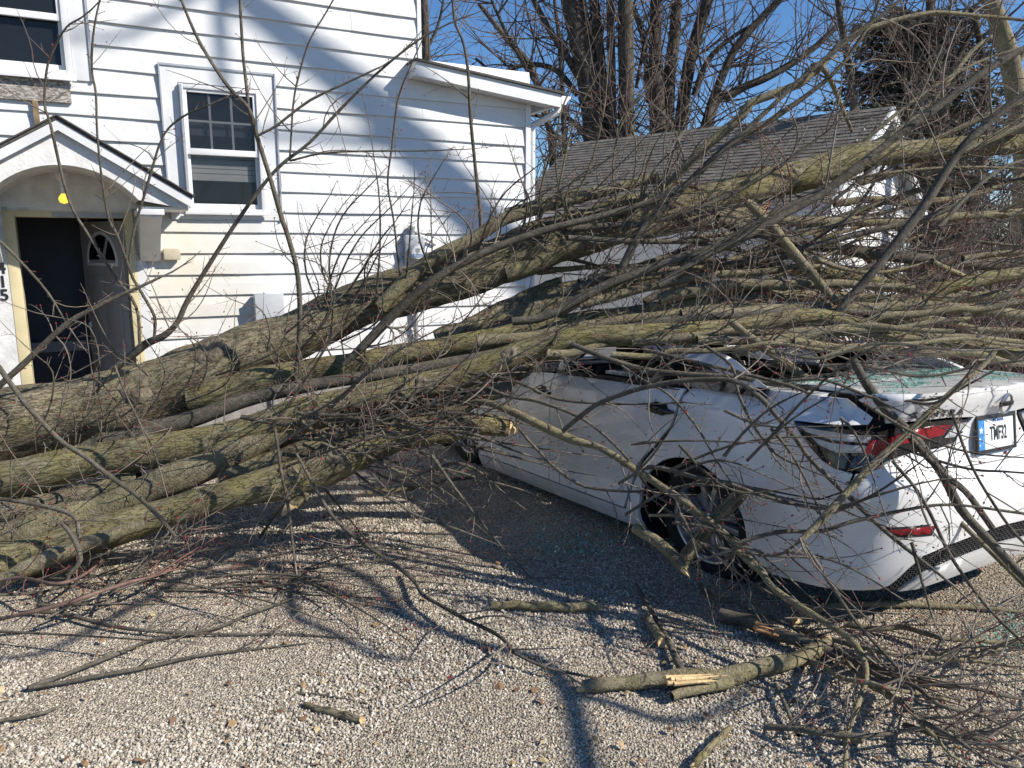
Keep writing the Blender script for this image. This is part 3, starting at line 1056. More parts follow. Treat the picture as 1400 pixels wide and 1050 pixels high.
def skin(u, z, off=0.0, n_out=False):
    sgn = 1
    x = float(np.interp(u, PLU, PL[:, 0]))
    y = float(np.interp(u, PLU, PL[:, 1]))
    e = 0.03
    x0, x1 = np.interp([max(0, u - e), u + e], PLU, PL[:, 0])
    y0, y1 = np.interp([max(0, u - e), u + e], PLU, PL[:, 1])
    tx, ty = x1 - x0, y1 - y0
    l = math.hypot(tx, ty)
    nx, ny = -ty / l, tx / l          # outward
    if u < 0.02: nx, ny = -1.0, 0.0
    i = inset(u, z) - off
    p = Vector((x - nx * i, max(0.0, y - ny * i), z))
    if n_out: return p, Vector((nx, ny, 0))
    return p

car = empty('car', matrix=CARM)
tag(car, 'white sedan with crushed roof and smashed rear window lying under the fallen tree', 'car')


def paint_material():
    m, nt, b, L = nodes_of('white_car_paint')
    tc = nd(nt, 'TexCoord')
    n = nd(nt, 'TexNoise', Scale=5.0, Detail=8.0, Roughness=0.7)
    L.new(tc.outputs['Object'], n.inputs['Vector'])
    r = ramp(nt, n.outputs[0], [(0.3, (0.64, 0.635, 0.62)), (0.6, (0.74, 0.74, 0.74))])
    L.new(r.outputs[0], b.inputs['Base Color'])
    mps = nd(nt, 'Mapping')
    mps.inputs['Scale'].default_value = (1.2, 1.2, 9.0)
    mps.inputs['Rotation'].default_value = (0.2, 0.55, 0.3)
    L.new(tc.outputs['Object'], mps.inputs['Vector'])
    ns = nd(nt, 'TexNoise', Scale=7.0, Detail=9.0, Roughness=0.75)
    L.new(mps.outputs[0], ns.inputs['Vector'])
    rs = ramp(nt, ns.outputs[0], [(0.60, (1, 1, 1)), (0.70, (0.80, 0.79, 0.77))])
    cs = mix(nt, 1.0, r.outputs[0], rs.outputs[0], 'MULTIPLY')
    L.new(cs, b.inputs['Base Color'])
    r2 = ramp(nt, ns.outputs[0], [(0.45, (0.26, 0.26, 0.26)), (0.7, (0.55, 0.55, 0.55))])
    L.new(r2.outputs[0], b.inputs['Roughness'])
    b.inputs['Coat Weight'].default_value = 0.8
    b.inputs['Coat Roughness'].default_value = 0.06
    bp = nd(nt, 'Bump', Strength=0.05, Distance=0.05)
    n2 = nd(nt, 'TexNoise', Scale=3.0, Detail=2.0)
    L.new(tc.outputs['Object'], n2.inputs['Vector'])
    L.new(n2.outputs[0], bp.inputs['Height'])
    L.new(bp.outputs[0], b.inputs['Normal'])
    return m


M['paint'] = paint_material()
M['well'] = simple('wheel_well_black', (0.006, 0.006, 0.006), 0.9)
M['redlens'] = simple('red_lens', (0.24, 0.006, 0.013), 0.25, coat=0.15, var=0.3, scale=40)
M['clearlens'] = simple('clear_lens', (0.45, 0.46, 0.47), 0.15, coat=1.0, var=0.25, scale=30)
M['chrome'] = simple('chrome', (0.42, 0.42, 0.43), 0.28, metal=1.0, var=0.02)
M['darkchrome'] = simple('dark_chrome', (0.06, 0.06, 0.065), 0.35, metal=0.4, var=0.02)
M['tyre'] = simple('tyre_rubber', (0.012, 0.0115, 0.011), 0.9, var=0.3, bump=0.3)
M['alloy'] = simple('alloy_wheel', (0.48, 0.48, 0.49), 0.3, metal=0.75, var=0.08)
M['seatcloth'] = simple('dark_seat_cloth', (0.02, 0.02, 0.022), 0.95)

_dents = [(0.30, 0.95, 0.30, 0.0)]


def crush(p):
    """the tree's damage: upper body pressed down, creased"""
    x, y, z = p
    if z > 0.97:
        k = _sm((z - 0.97) / 0.42)
        d = 0.26 * math.exp(-((x - 2.1) / 1.0) ** 2) * (0.75 + 0.25 * math.cos(1.6 * (y - 0.15))) + (0.25 * _sm((0.15 - y) / 0.6))
        d += 0.035 * math.sin(7 * x + 3 * y) * math.sin(5 * y + 1.0) * k
        z = z - d * k
        y = y + 0.04 * k * math.sin(4 * x)
    if z > 0.6 and x < 3.4:
        y2 = y - 0.008 * math.sin(9.0 * x + 4 * z) * _sm((z - 0.6) / 0.3) * (1 if y > 0 else -1) * (1 if x > 0.7 else 0.4)
        y = y2
    return Vector((x, y, z))


def shrink(poly, g):
    """move a polygon's edges inward by g (the gap to the next panel)"""
    n = len(poly)
    A = sum(poly[i][0] * poly[(i + 1) % n][1] - poly[(i + 1) % n][0] * poly[i][1] for i in range(n))
    s = 1 if A > 0 else -1
    out = []
    for i in range(n):
        p0, p1, p2 = poly[i - 1], poly[i], poly[(i + 1) % n]
        def nrm(a, b):
            dx, dy = b[0] - a[0], b[1] - a[1]
            l = math.hypot(dx, dy) or 1
            return (-dy / l * s, dx / l * s)
        a, b = nrm(p0, p1), nrm(p1, p2)
        mx, my = a[0] + b[0], a[1] + b[1]
        l2 = mx * mx + my * my
        if l2 < 0.3: mx, my, l2 = a[0], a[1], 1
        k = 2 * g / l2 if l2 > 0.3 else g
        out.append((p1[0] + mx * k, p1[1] + my * k))
    return out


def inside(p, poly):
    x, y = p
    c = False
    n = len(poly)
    for i in range(n):
        x0, y0 = poly[i]
        x1, y1 = poly[(i + 1) % n]
        if (y0 > y) != (y1 > y) and x < (x1 - x0) * (y - y0) / (y1 - y0) + x0: c = not c
    return c


def panel(name, poly, mat, fn, parent=None, res=0.05, gap=0.0025, flange=0.018, off=0.0, both=False, deform=True, sgn=1, centre_open=False):
    """a sheet-metal panel: polygon in the surface's own two coordinates, carried onto the surface by fn(p, q, off) -> (point, normal)"""
    poly = shrink(poly, gap) if gap else poly
    pts = []
    n = len(poly)
    for i in range(n):
        a, b_ = poly[i], poly[(i + 1) % n]
        m_ = max(1, int(math.hypot(b_[0] - a[0], b_[1] - a[1]) / (res * 0.8)))
        pts += [(a[0] + (b_[0] - a[0]) * t / m_, a[1] + (b_[1] - a[1]) * t / m_) for t in range(m_)]
    nb = len(pts)
    xs = [p[0] for p in pts]
    ys = [p[1] for p in pts]
    inn = []
    x = min(xs) + res * 0.5
    B = np.array(pts)
    while x < max(xs):
        y = min(ys) + res * 0.5
        while y < max(ys):
            if inside((x, y), pts) and np.min(np.hypot(B[:, 0] - x, B[:, 1] - y)) > res * 0.45: inn.append((x, y))
            y += res
        x += res
    co_, _, fc, ov, _, _ = geometry.delaunay_2d_cdt([Vector(p) for p in pts + inn], [(i, (i + 1) % nb) for i in range(nb)], [], 1, 1e-6, True)
    fc = [f for f in fc if inside((sum(co_[i].x for i in f) / len(f), sum(co_[i].y for i in f) / len(f)), pts)]
    bm = bmesh.new()
    sides = (1, -1) if both else (sgn,)
    lay = []
    for sg in sides:
        vs, nn = [], []
        for c in co_:
            p, nv = fn(c.x, c.y, off)
            if deform: p = crush(p)
            p = Vector((p.x, p.y * sg, p.z))
            vs.append(bm.verts.new(p))
            nn.append((Vector((nv.x, nv.y * sg, nv.z)), c.x))
        fcs = []
        for f in fc:
            try: fcs.append(bm.faces.new([vs[i] for i in (f if sg > 0 else reversed(f))]))
            except ValueError: pass
        lay.append((vs, nn))
    for vs, nn in lay:
        idx = {v: k for k, v in enumerate(vs)}
        # make normals outward
        es = [e for e in bm.edges if len(e.link_faces) == 1 and e.verts[0] in idx and e.verts[1] in idx]
        if centre_open: es = [e for e in es if not (abs(e.verts[0].co.y) < 0.004 and abs(e.verts[1].co.y) < 0.004)]
        if flange and es:
            new = {}
            for e in es:
                for v in e.verts:
                    if v not in new: new[v] = bm.verts.new(v.co - nn[idx[v]][0] * flange)
            for e in es:
                a, b_ = e.verts
                try: bm.faces.new((a, b_, new[b_], new[a]))
                except ValueError: pass
                e.smooth = False
    bmesh.ops.recalc_face_normals(bm, faces=bm.faces)
    for f in bm.faces: f.smooth = True
    me = bpy.data.meshes.new(name)
    bm.to_mesh(me)
    bm.free()
    return link(name, me, mat, parent)


def skin_fn(u, z, off):
    return skin(u, z, off, True)


def arcpts(cx, cz, r, a0, a1, n):
    return [(U_x(cx + r * math.cos(R(a0 + (a1 - a0) * i / n))), cz + r * math.sin(R(a0 + (a1 - a0) * i / n))) for i in range(n + 1)]


AR, AF = (1.08, 0.262, 0.385), (3.71, 0.36, 0.375)
X = U_x
BELT = 0.985
LAMP = [(0.19, 0.928), (0.31, 0.826), (0.576, 0.806), (0.683, 0.785), (0.765, 0.750), (0.831, 0.733), (0.93, 0.741), (0.987, 0.773), (1.07, 0.853), (1.125, 0.922), (1.0, 0.918), (0.757, 0.905), (0.584, 0.935), (0.38, 0.94)]

for sg in (1, -1):
    # quarter panel: arch, rear door edge, belt, lamp, bumper seam
    q = [(X(1.545), 0.165)] + [(X(1.54), 0.22)] + arcpts(*AR, 5, 118, 12)[::1] + []
    arch_q = arcpts(*AR, 0, 122, 14)
    quarter = [(X(1.585), 0.165), (X(1.47), 0.165)] + arch_q[::1]
    arch_q = arcpts(*AR, -14, 56, 9) + arcpts(*AR, 62, 124, 8)
    quarter = arch_q + [(X(0.79), 0.588), (0.99, 0.60), (0.885, 0.655), (0.86, 0.722), (0.93, 0.738), (0.99, 0.770), (1.075, 0.852), (1.13, 0.924), (1.0, 0.925), (0.80, 0.928), (0.775, 0.955), (0.915, 1.028), (X(0.62), 1.035), (X(1.0), 1.03), (X(1.15), 1.01), (X(1.16), 0.9), (X(1.20), 0.78), (X(1.30), 0.665), (X(1.42), 0.56), (X(1.50), 0.45), (X(1.55), 0.35), (X(1.575), 0.262), (X(1.585), 0.165)]
    panel('quarter_panel', quarter, M['paint'], skin_fn, car, sgn=sg, gap=0.0)
    door_r = [(X(1.59), 0.262), (X(1.565), 0.35), (X(1.515), 0.46), (X(1.435), 0.57), (X(1.315), 0.675), (X(1.215), 0.788), (X(1.175), 0.9), (X(1.165), BELT + 0.01), (X(2.33), BELT - 0.01), (X(2.34), 0.7), (X(2.37), 0.45), (X(2.375), 0.262)]
    d1 = panel('rear_door', door_r, M['paint'], skin_fn, car, sgn=sg, gap=0.005)
    door_f = [(X(2.375), 0.262), (X(2.37), 0.45), (X(2.34), 0.7), (X(2.33), BELT - 0.01), (X(3.25), BELT - 0.045), (X(3.33), 0.7), (X(3.36), 0.45), (X(3.33), 0.262)]
    d2 = panel('front_door', door_f, M['paint'], skin_fn, car, sgn=sg, gap=0.005)
    sill = [(X(1.585), 0.155), (X(1.578), 0.262), (X(3.33), 0.262), (X(3.36), 0.3), (X(3.36), 0.155)]
    panel('sill', sill, M['paint'], skin_fn, car, sgn=sg, gap=0.004)
    fender = [(X(3.365), 0.30)] + [(X(3.38), 0.45), (X(3.345), 0.7), (X(3.27), BELT - 0.05), (X(3.5), 0.93), (X(3.9), 0.86), (X(4.25), 0.76), (X(4.36), 0.68), (X(4.2), 0.6)] + arcpts(*AF, 32, 186, 16)
    panel('front_fender', fender, M['paint'], skin_fn, car, sgn=sg, gap=0.002)
    # door handles: cup, grip
    for xx, zz, dd in ((1.30, 0.868, d1), (2.44, 0.845, d2)):
        cup = [(X(xx + 0.085), zz - 0.022), (X(xx + 0.085), zz + 0.022), (X(xx + 0.03), zz + 0.042), (X(xx - 0.05), zz + 0.035), (X(xx - 0.07), zz - 0.01), (X(xx - 0.02), zz - 0.03)]
        panel('handle_cup', cup, M['black'], skin_fn, dd, res=0.02, off=0.0025, sgn=sg, gap=0, flange=0.004)
        gb = bmesh.new()
        bmesh.ops.create_uvsphere(gb, u_segments=16, v_segments=10, radius=1)
        me = bpy.data.meshes.new('handle')
        gb.to_mesh(me)
        gb.free()
        for p in me.polygons: p.use_smooth = True
        for v in me.vertices:
            s_ = abs(v.co.x)
            v.co = Vector((v.co.x * 0.115, v.co.y * 0.017 + (1 - v.co.x ** 2) * 0.016, v.co.z * 0.019))
        h = link('handle', me, M['glossblack'], dd)
        p = crush(skin(X(xx), zz, 0.006))
        h.location = (p.x, p.y * sg, p.z)
        h.scale = (1, sg, 1)
    # moulding along the belt and glass edge
    for (x0, x1, dd) in ((1.2, 2.32, d1), (2.345, 3.22, d2)):
        panel('belt_strip', [(X(x0), BELT - 0.004), (X(x0), BELT + 0.02), (X(x1), BELT + 0.012 - 0.02 * (x1 > 3)), (X(x1), BELT - 0.012 - 0.03 * (x1 > 3))], M['black'], skin_fn, dd, res=0.05, gap=0, off=0.004, flange=0.01, sgn=sg)
    # wheel wells
    for (cx, cz, r) in (AR, AF):
        b = MB()
        vs, fs = [], []
        for i in range(25):
            a = R(-25 + 230 * i / 24)
            for y in (0.86, 0.45):
                vs.append((cx + (r + 0.012) * math.cos(a), sg * y, cz + (r + 0.012) * math.sin(a)))
        fs = [(2 * i, 2 * i + 1, 2 * i + 3, 2 * i + 2) for i in range(24)]
        b.add(vs, fs)
        vs = [(cx, sg * 0.45, cz)] + vs[1::2]
        b.add(vs, [(0, i, i + 1) for i in range(1, 25)])
        b.build('wheel_well', M['well'], car, smooth=True)
    panel('quarter_shelf', [(0.42, 0.66), (0.42, 0.775), (1.15, 0.80), (1.9, 0.80), (1.9, 0.60), (1.25, 0.62), (0.66, 0.70)], M['paint'], lambda x, y, o: (Vector((x, y, 1.035 + 0.0 * x + 0.03 * max(0, 0.78 - y))), Vector((0, 0, 1))), car, sgn=sg, gap=0)

    # greenhouse
    def gh(x, z, off=0.0):
        y = 0.84 - 0.50 * (z - 1.0) - 0.10 * max(0, z - 1.25)
        return Vector((x, y + off, z)), Vector((0, 0.9, 0.4))
    panel('rear_pillar', [(0.66, 1.05), (0.95, 1.18), (1.25, 1.31), (1.52, 1.40), (1.95, 1.42), (1.85, 1.37), (1.60, 1.32), (1.36, 1.225), (1.02, 1.105), (0.80, 1.04)], M['paint'], gh, car, sgn=sg, gap=0)
    panel('quarter_glass', [(0.66, 1.0), (0.66, 1.048), (0.81, 1.037), (1.03, 1.10), (1.37, 1.22), (1.60, 1.315), (1.62, 1.0)], M['glossblack'], gh, car, sgn=sg, gap=0.002, off=-0.006)
    panel('centre_pillar', [(2.27, 0.98), (2.36, 0.98), (2.42, 1.40), (2.30, 1.41)], M['glossblack'], gh, car, sgn=sg, gap=0, off=-0.004)
    panel('roof_rail', [(1.5, 1.40), (1.95, 1.435), (2.6, 1.43), (3.0, 1.33), (3.6, 0.98), (3.68, 0.98), (3.05, 1.365), (2.62, 1.47), (1.95, 1.475), (1.45, 1.43)], M['paint'], gh, car, sgn=sg, gap=0)
    # broken side glass still standing at the window's lower edge
    def jag(x0, x1, n, seed):
        r_ = random.Random(seed)
        top = [(x0 + (x1 - x0) * i / n, 0.985 + r_.uniform(0.012, 0.16) * (1 if i % 2 else 0.35)) for i in range(n + 1)]
        return [(x1, 0.95), (x0, 0.95)] + top
    panel('broken_side_glass', jag(1.66, 2.26, 13, 3), M['pane'], gh, d1, sgn=sg, gap=0, off=-0.02, flange=0.004, res=0.04)
    panel('broken_side_glass', jag(2.38, 3.2, 15, 7), M['pane'], gh, d2, sgn=sg, gap=0, off=-0.02, flange=0.004, res=0.04)

# rear: bumper, lid, lamps, plate
bump = [(0.0, 0.435), (0.21, 0.425), (0.40, 0.405), (0.535, 0.372), (0.60, 0.31), (0.66, 0.235), (0.71, 0.215), (0.955, 0.20), (X(0.55), 0.19), (X(0.705), 0.185)] + arcpts(*AR, 192, 122, 9)[0:7] + [(X(0.785), 0.578), (0.99, 0.592), (0.875, 0.652), (0.85, 0.722), (0.83, 0.728), (0.765, 0.742), (0.683, 0.775), (0.60, 0.795), (0.50, 0.738), (0.30, 0.722), (0.0, 0.72)]
bumper = panel('bumper', bump, M['paint'], skin_fn, car, both=True, gap=0.0, centre_open=True, flange=0.02)
lip = [(0.0, 0.35), (0.19, 0.34), (0.36, 0.322), (0.50, 0.29), (0.57, 0.235), (0.60, 0.20), (0.5, 0.20), (0.36, 0.22), (0.2, 0.235), (0.0, 0.24)]
panel('lower_lip', lip, M['paint'], skin_fn, bumper, both=True, gap=0.0, off=0.012, centre_open=True)
diff = [(0.0, 0.44), (0.21, 0.43), (0.41, 0.41), (0.54, 0.377), (0.61, 0.31), (0.675, 0.235), (0.70, 0.205), (0.58, 0.195), (0.565, 0.23), (0.49, 0.285), (0.36, 0.315), (0.19, 0.334), (0.0, 0.344)]
panel('diffuser', diff, M['black'], skin_fn, bumper, both=True, gap=0.0, off=-0.014, centre_open=True)
b = MB()                                                # honeycomb lattice of the diffuser
for sg in (1, -1):
    for i in range(46):
        for j in range(12):
            u, z = 0.01 + i * 0.0155, 0.20 + j * 0.021 + (0.0105 if i % 2 else 0)
            if not inside((u, z), shrink(diff, 0.006)): continue
            p, nv = skin(u, z, -0.006, True)
            t_ = Vector((-nv.y, nv.x, 0))
            for da in (30, 150, 270):
                d = t_ * math.cos(R(da)) + Vector((0, 0, math.sin(R(da))))
                e_ = d.cross(nv)
                a0, a1 = p + d * 0.002, p + d * 0.0095
                vs = [a0 + e_ * 0.002, a0 - e_ * 0.002, a1 - e_ * 0.002, a1 + e_ * 0.002]
                vs = vs + [v - nv * 0.008 for v in vs]
                vs = [Vector((v.x, v.y * sg, v.z)) for v in vs]
                b.add(vs, [(0, 1, 2, 3), (0, 3, 7, 4), (1, 5, 6, 2)])
o = b.build('honeycomb', M['greybox'], bumper)
o['kind'] = 'stuff'
o.data.materials[0] = simple('satin_black', (0.045, 0.045, 0.047), 0.4)
for sg in (1, -1):
    panel('reflector', [(0.50, 0.505), (0.715, 0.497), (0.66, 0.475), (0.52, 0.472)], M['redlens'], skin_fn, bumper, res=0.03, sgn=sg, gap=0, off=0.004, flange=0.006)
    panel('reflector_bezel', [(0.485, 0.515), (0.73, 0.507), (0.67, 0.464), (0.505, 0.462)], M['black'], skin_fn, bumper, res=0.03, sgn=sg, gap=0, off=0.0015, flange=0.006)

lid = [(0.0, 0.725), (0.30, 0.727), (0.50, 0.743), (0.585, 0.797), (0.575, 0.80), (0.30, 0.818), (0.178, 0.935), (0.38, 0.947), (0.584, 0.942), (0.715, 0.935), (0.715, 0.96), (0.855, 1.028), (0.78, 1.06), (0.4, 1.065), (0.0, 1.068)]
lidp = panel('trunk_lid', lid, M['paint'], skin_fn, car, both=True, gap=0.0, res=0.04, centre_open=True)


def deck_fn(x, y, off):
    z = 1.062 + 0.012 * math.cos(1.9 * y) - 0.012 + 0.006 * math.sin(x * 5)
    z += -0.02 * math.exp(-((x - 0.55) / 0.16) ** 2 - ((y - 0.25) / 0.25) ** 2) + 0.012 * math.sin(9 * x + 5 * y) * 0.5
    return Vector((x, y, z + off)), Vector((0, 0, 1))


panel('lid_top', [(0.03, 0.0), (0.035, 0.3), (0.07, 0.5), (0.15, 0.64), (0.30, 0.67), (0.62, 0.645), (0.70, 0.4), (0.71, 0.0)], M['paint'], deck_fn, lidp, both=True, gap=0, centre_open=True, res=0.035, deform=False)
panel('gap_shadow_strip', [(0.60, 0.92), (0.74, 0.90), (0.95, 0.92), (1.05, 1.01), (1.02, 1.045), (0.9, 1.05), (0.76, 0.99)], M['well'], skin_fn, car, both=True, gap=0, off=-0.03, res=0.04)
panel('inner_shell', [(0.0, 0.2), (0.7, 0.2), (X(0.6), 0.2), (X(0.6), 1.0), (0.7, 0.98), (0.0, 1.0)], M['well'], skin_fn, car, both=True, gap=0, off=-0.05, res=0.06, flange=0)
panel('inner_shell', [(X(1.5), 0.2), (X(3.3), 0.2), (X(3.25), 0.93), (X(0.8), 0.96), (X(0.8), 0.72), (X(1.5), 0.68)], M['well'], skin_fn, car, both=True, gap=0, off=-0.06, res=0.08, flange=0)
for sg in (1, -1):
    lamp = panel('taillight', LAMP, M['glossblack'], skin_fn, car, res=0.03, sgn=sg, gap=0.003, off=0.006, flange=0.025)
    panel('red_lens', [(0.335, 0.912), (0.385, 0.872), (0.575, 0.852), (0.70, 0.838), (0.705, 0.872), (0.58, 0.903), (0.44, 0.915)], M['redlens'], skin_fn, lamp, res=0.03, sgn=sg, gap=0, off=0.010, flange=0.008)
    panel('clear_lens', [(0.225, 0.915), (0.30, 0.855), (0.375, 0.858), (0.31, 0.915)], M['clearlens'], skin_fn, lamp, res=0.03, sgn=sg, gap=0, off=0.0105, flange=0.008)
    panel('red_lens', [(0.715, 0.870), (0.71, 0.822), (0.75, 0.80), (0.815, 0.815), (0.80, 0.868)], M['redlens'], skin_fn, lamp, res=0.03, sgn=sg, gap=0, off=0.011, flange=0.008)
    panel('clear_lens', [(0.79, 0.882), (0.79, 0.855), (0.95, 0.862), (1.06, 0.885), (1.085, 0.905), (0.95, 0.895)], M['clearlens'], skin_fn, lamp, res=0.03, sgn=sg, gap=0, off=0.010, flange=0.008)
    panel('clear_lens', [(0.79, 0.842), (0.79, 0.815), (0.93, 0.81), (1.0, 0.835), (1.035, 0.865), (0.95, 0.848)], M['clearlens'], skin_fn, lamp, res=0.03, sgn=sg, gap=0, off=0.010, flange=0.008)
    panel('smoked_lens', [(0.79, 0.80), (0.765, 0.77), (0.84, 0.748), (0.92, 0.755), (0.965, 0.785), (0.98, 0.81), (0.93, 0.798)], M['glossblack'], skin_fn, lamp, res=0.03, sgn=sg, gap=0, off=0.009, flange=0.006)

# number plate: frame, plate, print
plate = empty('plate_mount')
plate.parent = car
pc, pn = skin(0.0, 0.85, 0.016, True)
plate.location = pc
plate.rotation_euler = (R(90) - R(6), 0, -R(90))
frm = MB().box(-0.162, 0.162, -0.085, -0.07, -0.004, 0.006).box(-0.162, 0.162, 0.066, 0.085, -0.004, 0.006).box(-0.162, -0.15, -0.07, 0.066, -0.004, 0.006).box(0.15, 0.162, -0.07, 0.066, -0.004, 0.006).build('plate_frame', M['black'], plate)
pm = simple('plate_white', (0.70, 0.72, 0.74), 0.4, var=0.03)
num = MB().box(-0.151, 0.151, -0.0755, 0.0755, -0.002, 0.0012).build('number_plate', pm, plate)
bluem = simple('plate_blue', (0.03, 0.22, 0.55), 0.45, var=0.15, scale=30)
MB().box(-0.1505, -0.095, -0.0695, 0.0655, 0.0013, 0.0019).build('blue_band', bluem, plate)
star = []
for i in range(10):
    a = R(90 + 36 * i)
    r_ = 0.019 if i % 2 == 0 else 0.008
    star.append((-0.123 + r_ * math.cos(a), 0.018 + r_ * math.sin(a)))
MB().prism(star, 'z', 0.002, 0.0026).build('star', M['white'], plate)
for (sx_, sy_, s_) in ((-0.135, -0.02, 0.010), (-0.11, -0.035, 0.008), (-0.137, -0.048, 0.007)):
    st = [(sx_ + s_ * (1 if i % 2 == 0 else 0.42) * math.cos(R(90 + 36 * i)), sy_ + s_ * (1 if i % 2 == 0 else 0.42) * math.sin(R(90 + 36 * i))) for i in range(10)]
    MB().prism(st, 'z', 0.002, 0.0026).build('star', M['white'], plate)
text_mesh('TMF32', 0.088, 0.0004, 'plate_number', M['black'], plate, (0.018, -0.006, 0.0022), (0, 0, 0), True, 0.56)
text_mesh('INDIANA', 0.022, 0.0004, 'plate_state', simple('plate_print_blue', (0.03, 0.09, 0.3), 0.5), plate, (0.02, 0.056, 0.0022), (0, 0, 0), True, 1.0)

# ring emblem with a bar, and the model badge
ring = MB()
vs, fs = [], []
for i in range(40):
    a = 2 * math.pi * i / 40
    for j in range(8):
        t = 2 * math.pi * j / 8
        rr = 0.043 + 0.0055 * math.cos(t)
        vs.append((rr * math.cos(a), rr * math.sin(a), 0.006 * math.sin(t)))
for i in range(40):
    for j in range(8):
        fs.append((i * 8 + j, ((i + 1) % 40) * 8 + j, ((i + 1) % 40) * 8 + (j + 1) % 8, i * 8 + (j + 1) % 8))
ring.add(vs, fs)
bc, bn = skin(0.0, 0.985, 0.020, True)
em = ring.build('emblem', M['chrome'], car, smooth=True)
em.location = bc
em.rotation_euler = (R(97), 0, -R(90))
MB().box(-0.054, 0.054, -0.011, 0.011, -0.003, 0.006).build('emblem_bar', M['darkchrome'], em, bevel=0.002)
text_mesh('NISSAN', 0.018, 0.0006, 'emblem_word', M['black'], em, (0, 0, 0.0066), (0, 0, 0), True, 1.25)
word = 'SENTRA'
for i, ch in enumerate(word):
    u = 0.585 - i * 0.056
    p, nv = skin(u, 0.968, 0.006, True)
    text_mesh(ch, 0.042, 0.002, 'badge_letter', M['darkchrome'], lidp, p, (R(111), 0, math.atan2(nv.x, -nv.y)), True, 1.45)

# roof, crushed, and rear window cracked to a green sheet
def roof_fn(x, y, off):
    z = 1.475 - 0.05 * ((x - 2.1) / 0.7) ** 2 - 0.05 * (y / 0.6) ** 2
    z += 0.02 * math.sin(6 * x + 2 * y) * math.sin(4 * y) + 0.012 * math.sin(17 * x - 9 * y)
    z -= 0.15 * math.exp(-((x - 1.42) / 0.22) ** 2) * _sm((0.55 - y) / 0.5)
    return Vector((x, y, z + off)), Vector((0, 0, 1))
panel('roof', [(1.48, 0), (1.46, 0.35), (1.5, 0.59), (2.2, 0.62), (2.75, 0.6), (2.92, 0.35), (2.95, 0)], M['paint'], roof_fn, car, both=True, gap=0, centre_open=True, res=0.06)
def hood_fn(x, y, off):
    return Vector((x, y, 0.985 - 0.09 * (x - 3.3) - 0.13 * max(0, x - 3.8) ** 1.6 - 0.05 * (y / 0.8) ** 2 + 0.012 * math.sin(5 * x + 3 * y) + off)), Vector((0, 0, 1))
panel('hood', [(3.45, 0), (3.42, 0.5), (3.36, 0.76), (3.9, 0.76), (4.3, 0.68), (4.5, 0.42), (4.55, 0)], M['paint'], hood_fn, car, both=True, gap=0, centre_open=True, res=0.08)
panel('front_bumper', [(X(4.33), 0.62), (X(4.1), 0.5), (X(4.1), 0.22), (ULEN - 0.5, 0.2), (ULEN, 0.2), (ULEN, 0.75), (ULEN - 0.4, 0.72)], M['paint'], skin_fn, car, both=True, gap=0, centre_open=True, res=0.08)


def cracked_glass_material():
    m, nt, b, L = nodes_of('crazed_safety_glass')
    tc = nd(nt, 'TexCoord')
    v = nd(nt, 'TexVoronoi', Scale=70.0, feature='DISTANCE_TO_EDGE')
    L.new(tc.outputs['Object'], v.inputs['Vector'])
    r = ramp(nt, v.outputs['Distance'], [(0.0, (0.55, 0.66, 0.62)), (0.06, (0.50, 0.62, 0.58)), (0.13, (0.06, 0.13, 0.115))])
    L.new(r.outputs[0], b.inputs['Base Color'])
    b.inputs['Roughness'].default_value = 0.15
    out = nt.nodes['Material Output']
    tr = nd(nt, 'BsdfTransparent')
    tr.inputs[0].default_value = (0.75, 0.92, 0.86, 1)
    mx = nd(nt, 'MixShader')
    r3 = ramp(nt, v.outputs['Distance'], [(0.0, (0.85, 0.85, 0.85)), (0.13, (0.25, 0.25, 0.25))])
    L.new(r3.outputs[0], mx.inputs[0])
    L.new(tr.outputs[0], mx.inputs[1])
    L.new(b.outputs[0], mx.inputs[2])
    L.new(mx.outputs[0], out.inputs['Surface'])
    return m


M['crazed'] = cracked_glass_material()
M['shard'] = glass_material('green_glass_crumb', (0.22, 0.46, 0.385), 0.1, 0.7)
def rg_fn(x, y, off):
    t = (x - 0.62) / 0.85
    z = 1.06 + 0.10 * t + 0.06 * math.sin(5 * y + 2 * x) * t - 0.12 * math.sin(math.pi * min(1, max(0, t))) * math.exp(-((y - 0.1) / 0.35) ** 2)
    return Vector((x, y, z + off)), Vector((0, 0, 1))
rgl = panel('rear_window', [(0.64, 0.66), (0.60, 0.4), (0.58, 0.1), (0.60, -0.5), (0.66, -0.62), (0.95, -0.6), (1.0, -0.42), (0.86, -0.3), (0.95, -0.12), (0.82, 0.02), (0.98, 0.18), (0.84, 0.3), (1.02, 0.46), (0.9, 0.6)], M['crazed'], rg_fn, car, gap=0, res=0.04, deform=False, flange=0.005)
rgl['label'] = 'rear window crazed to a sagging pale green sheet'

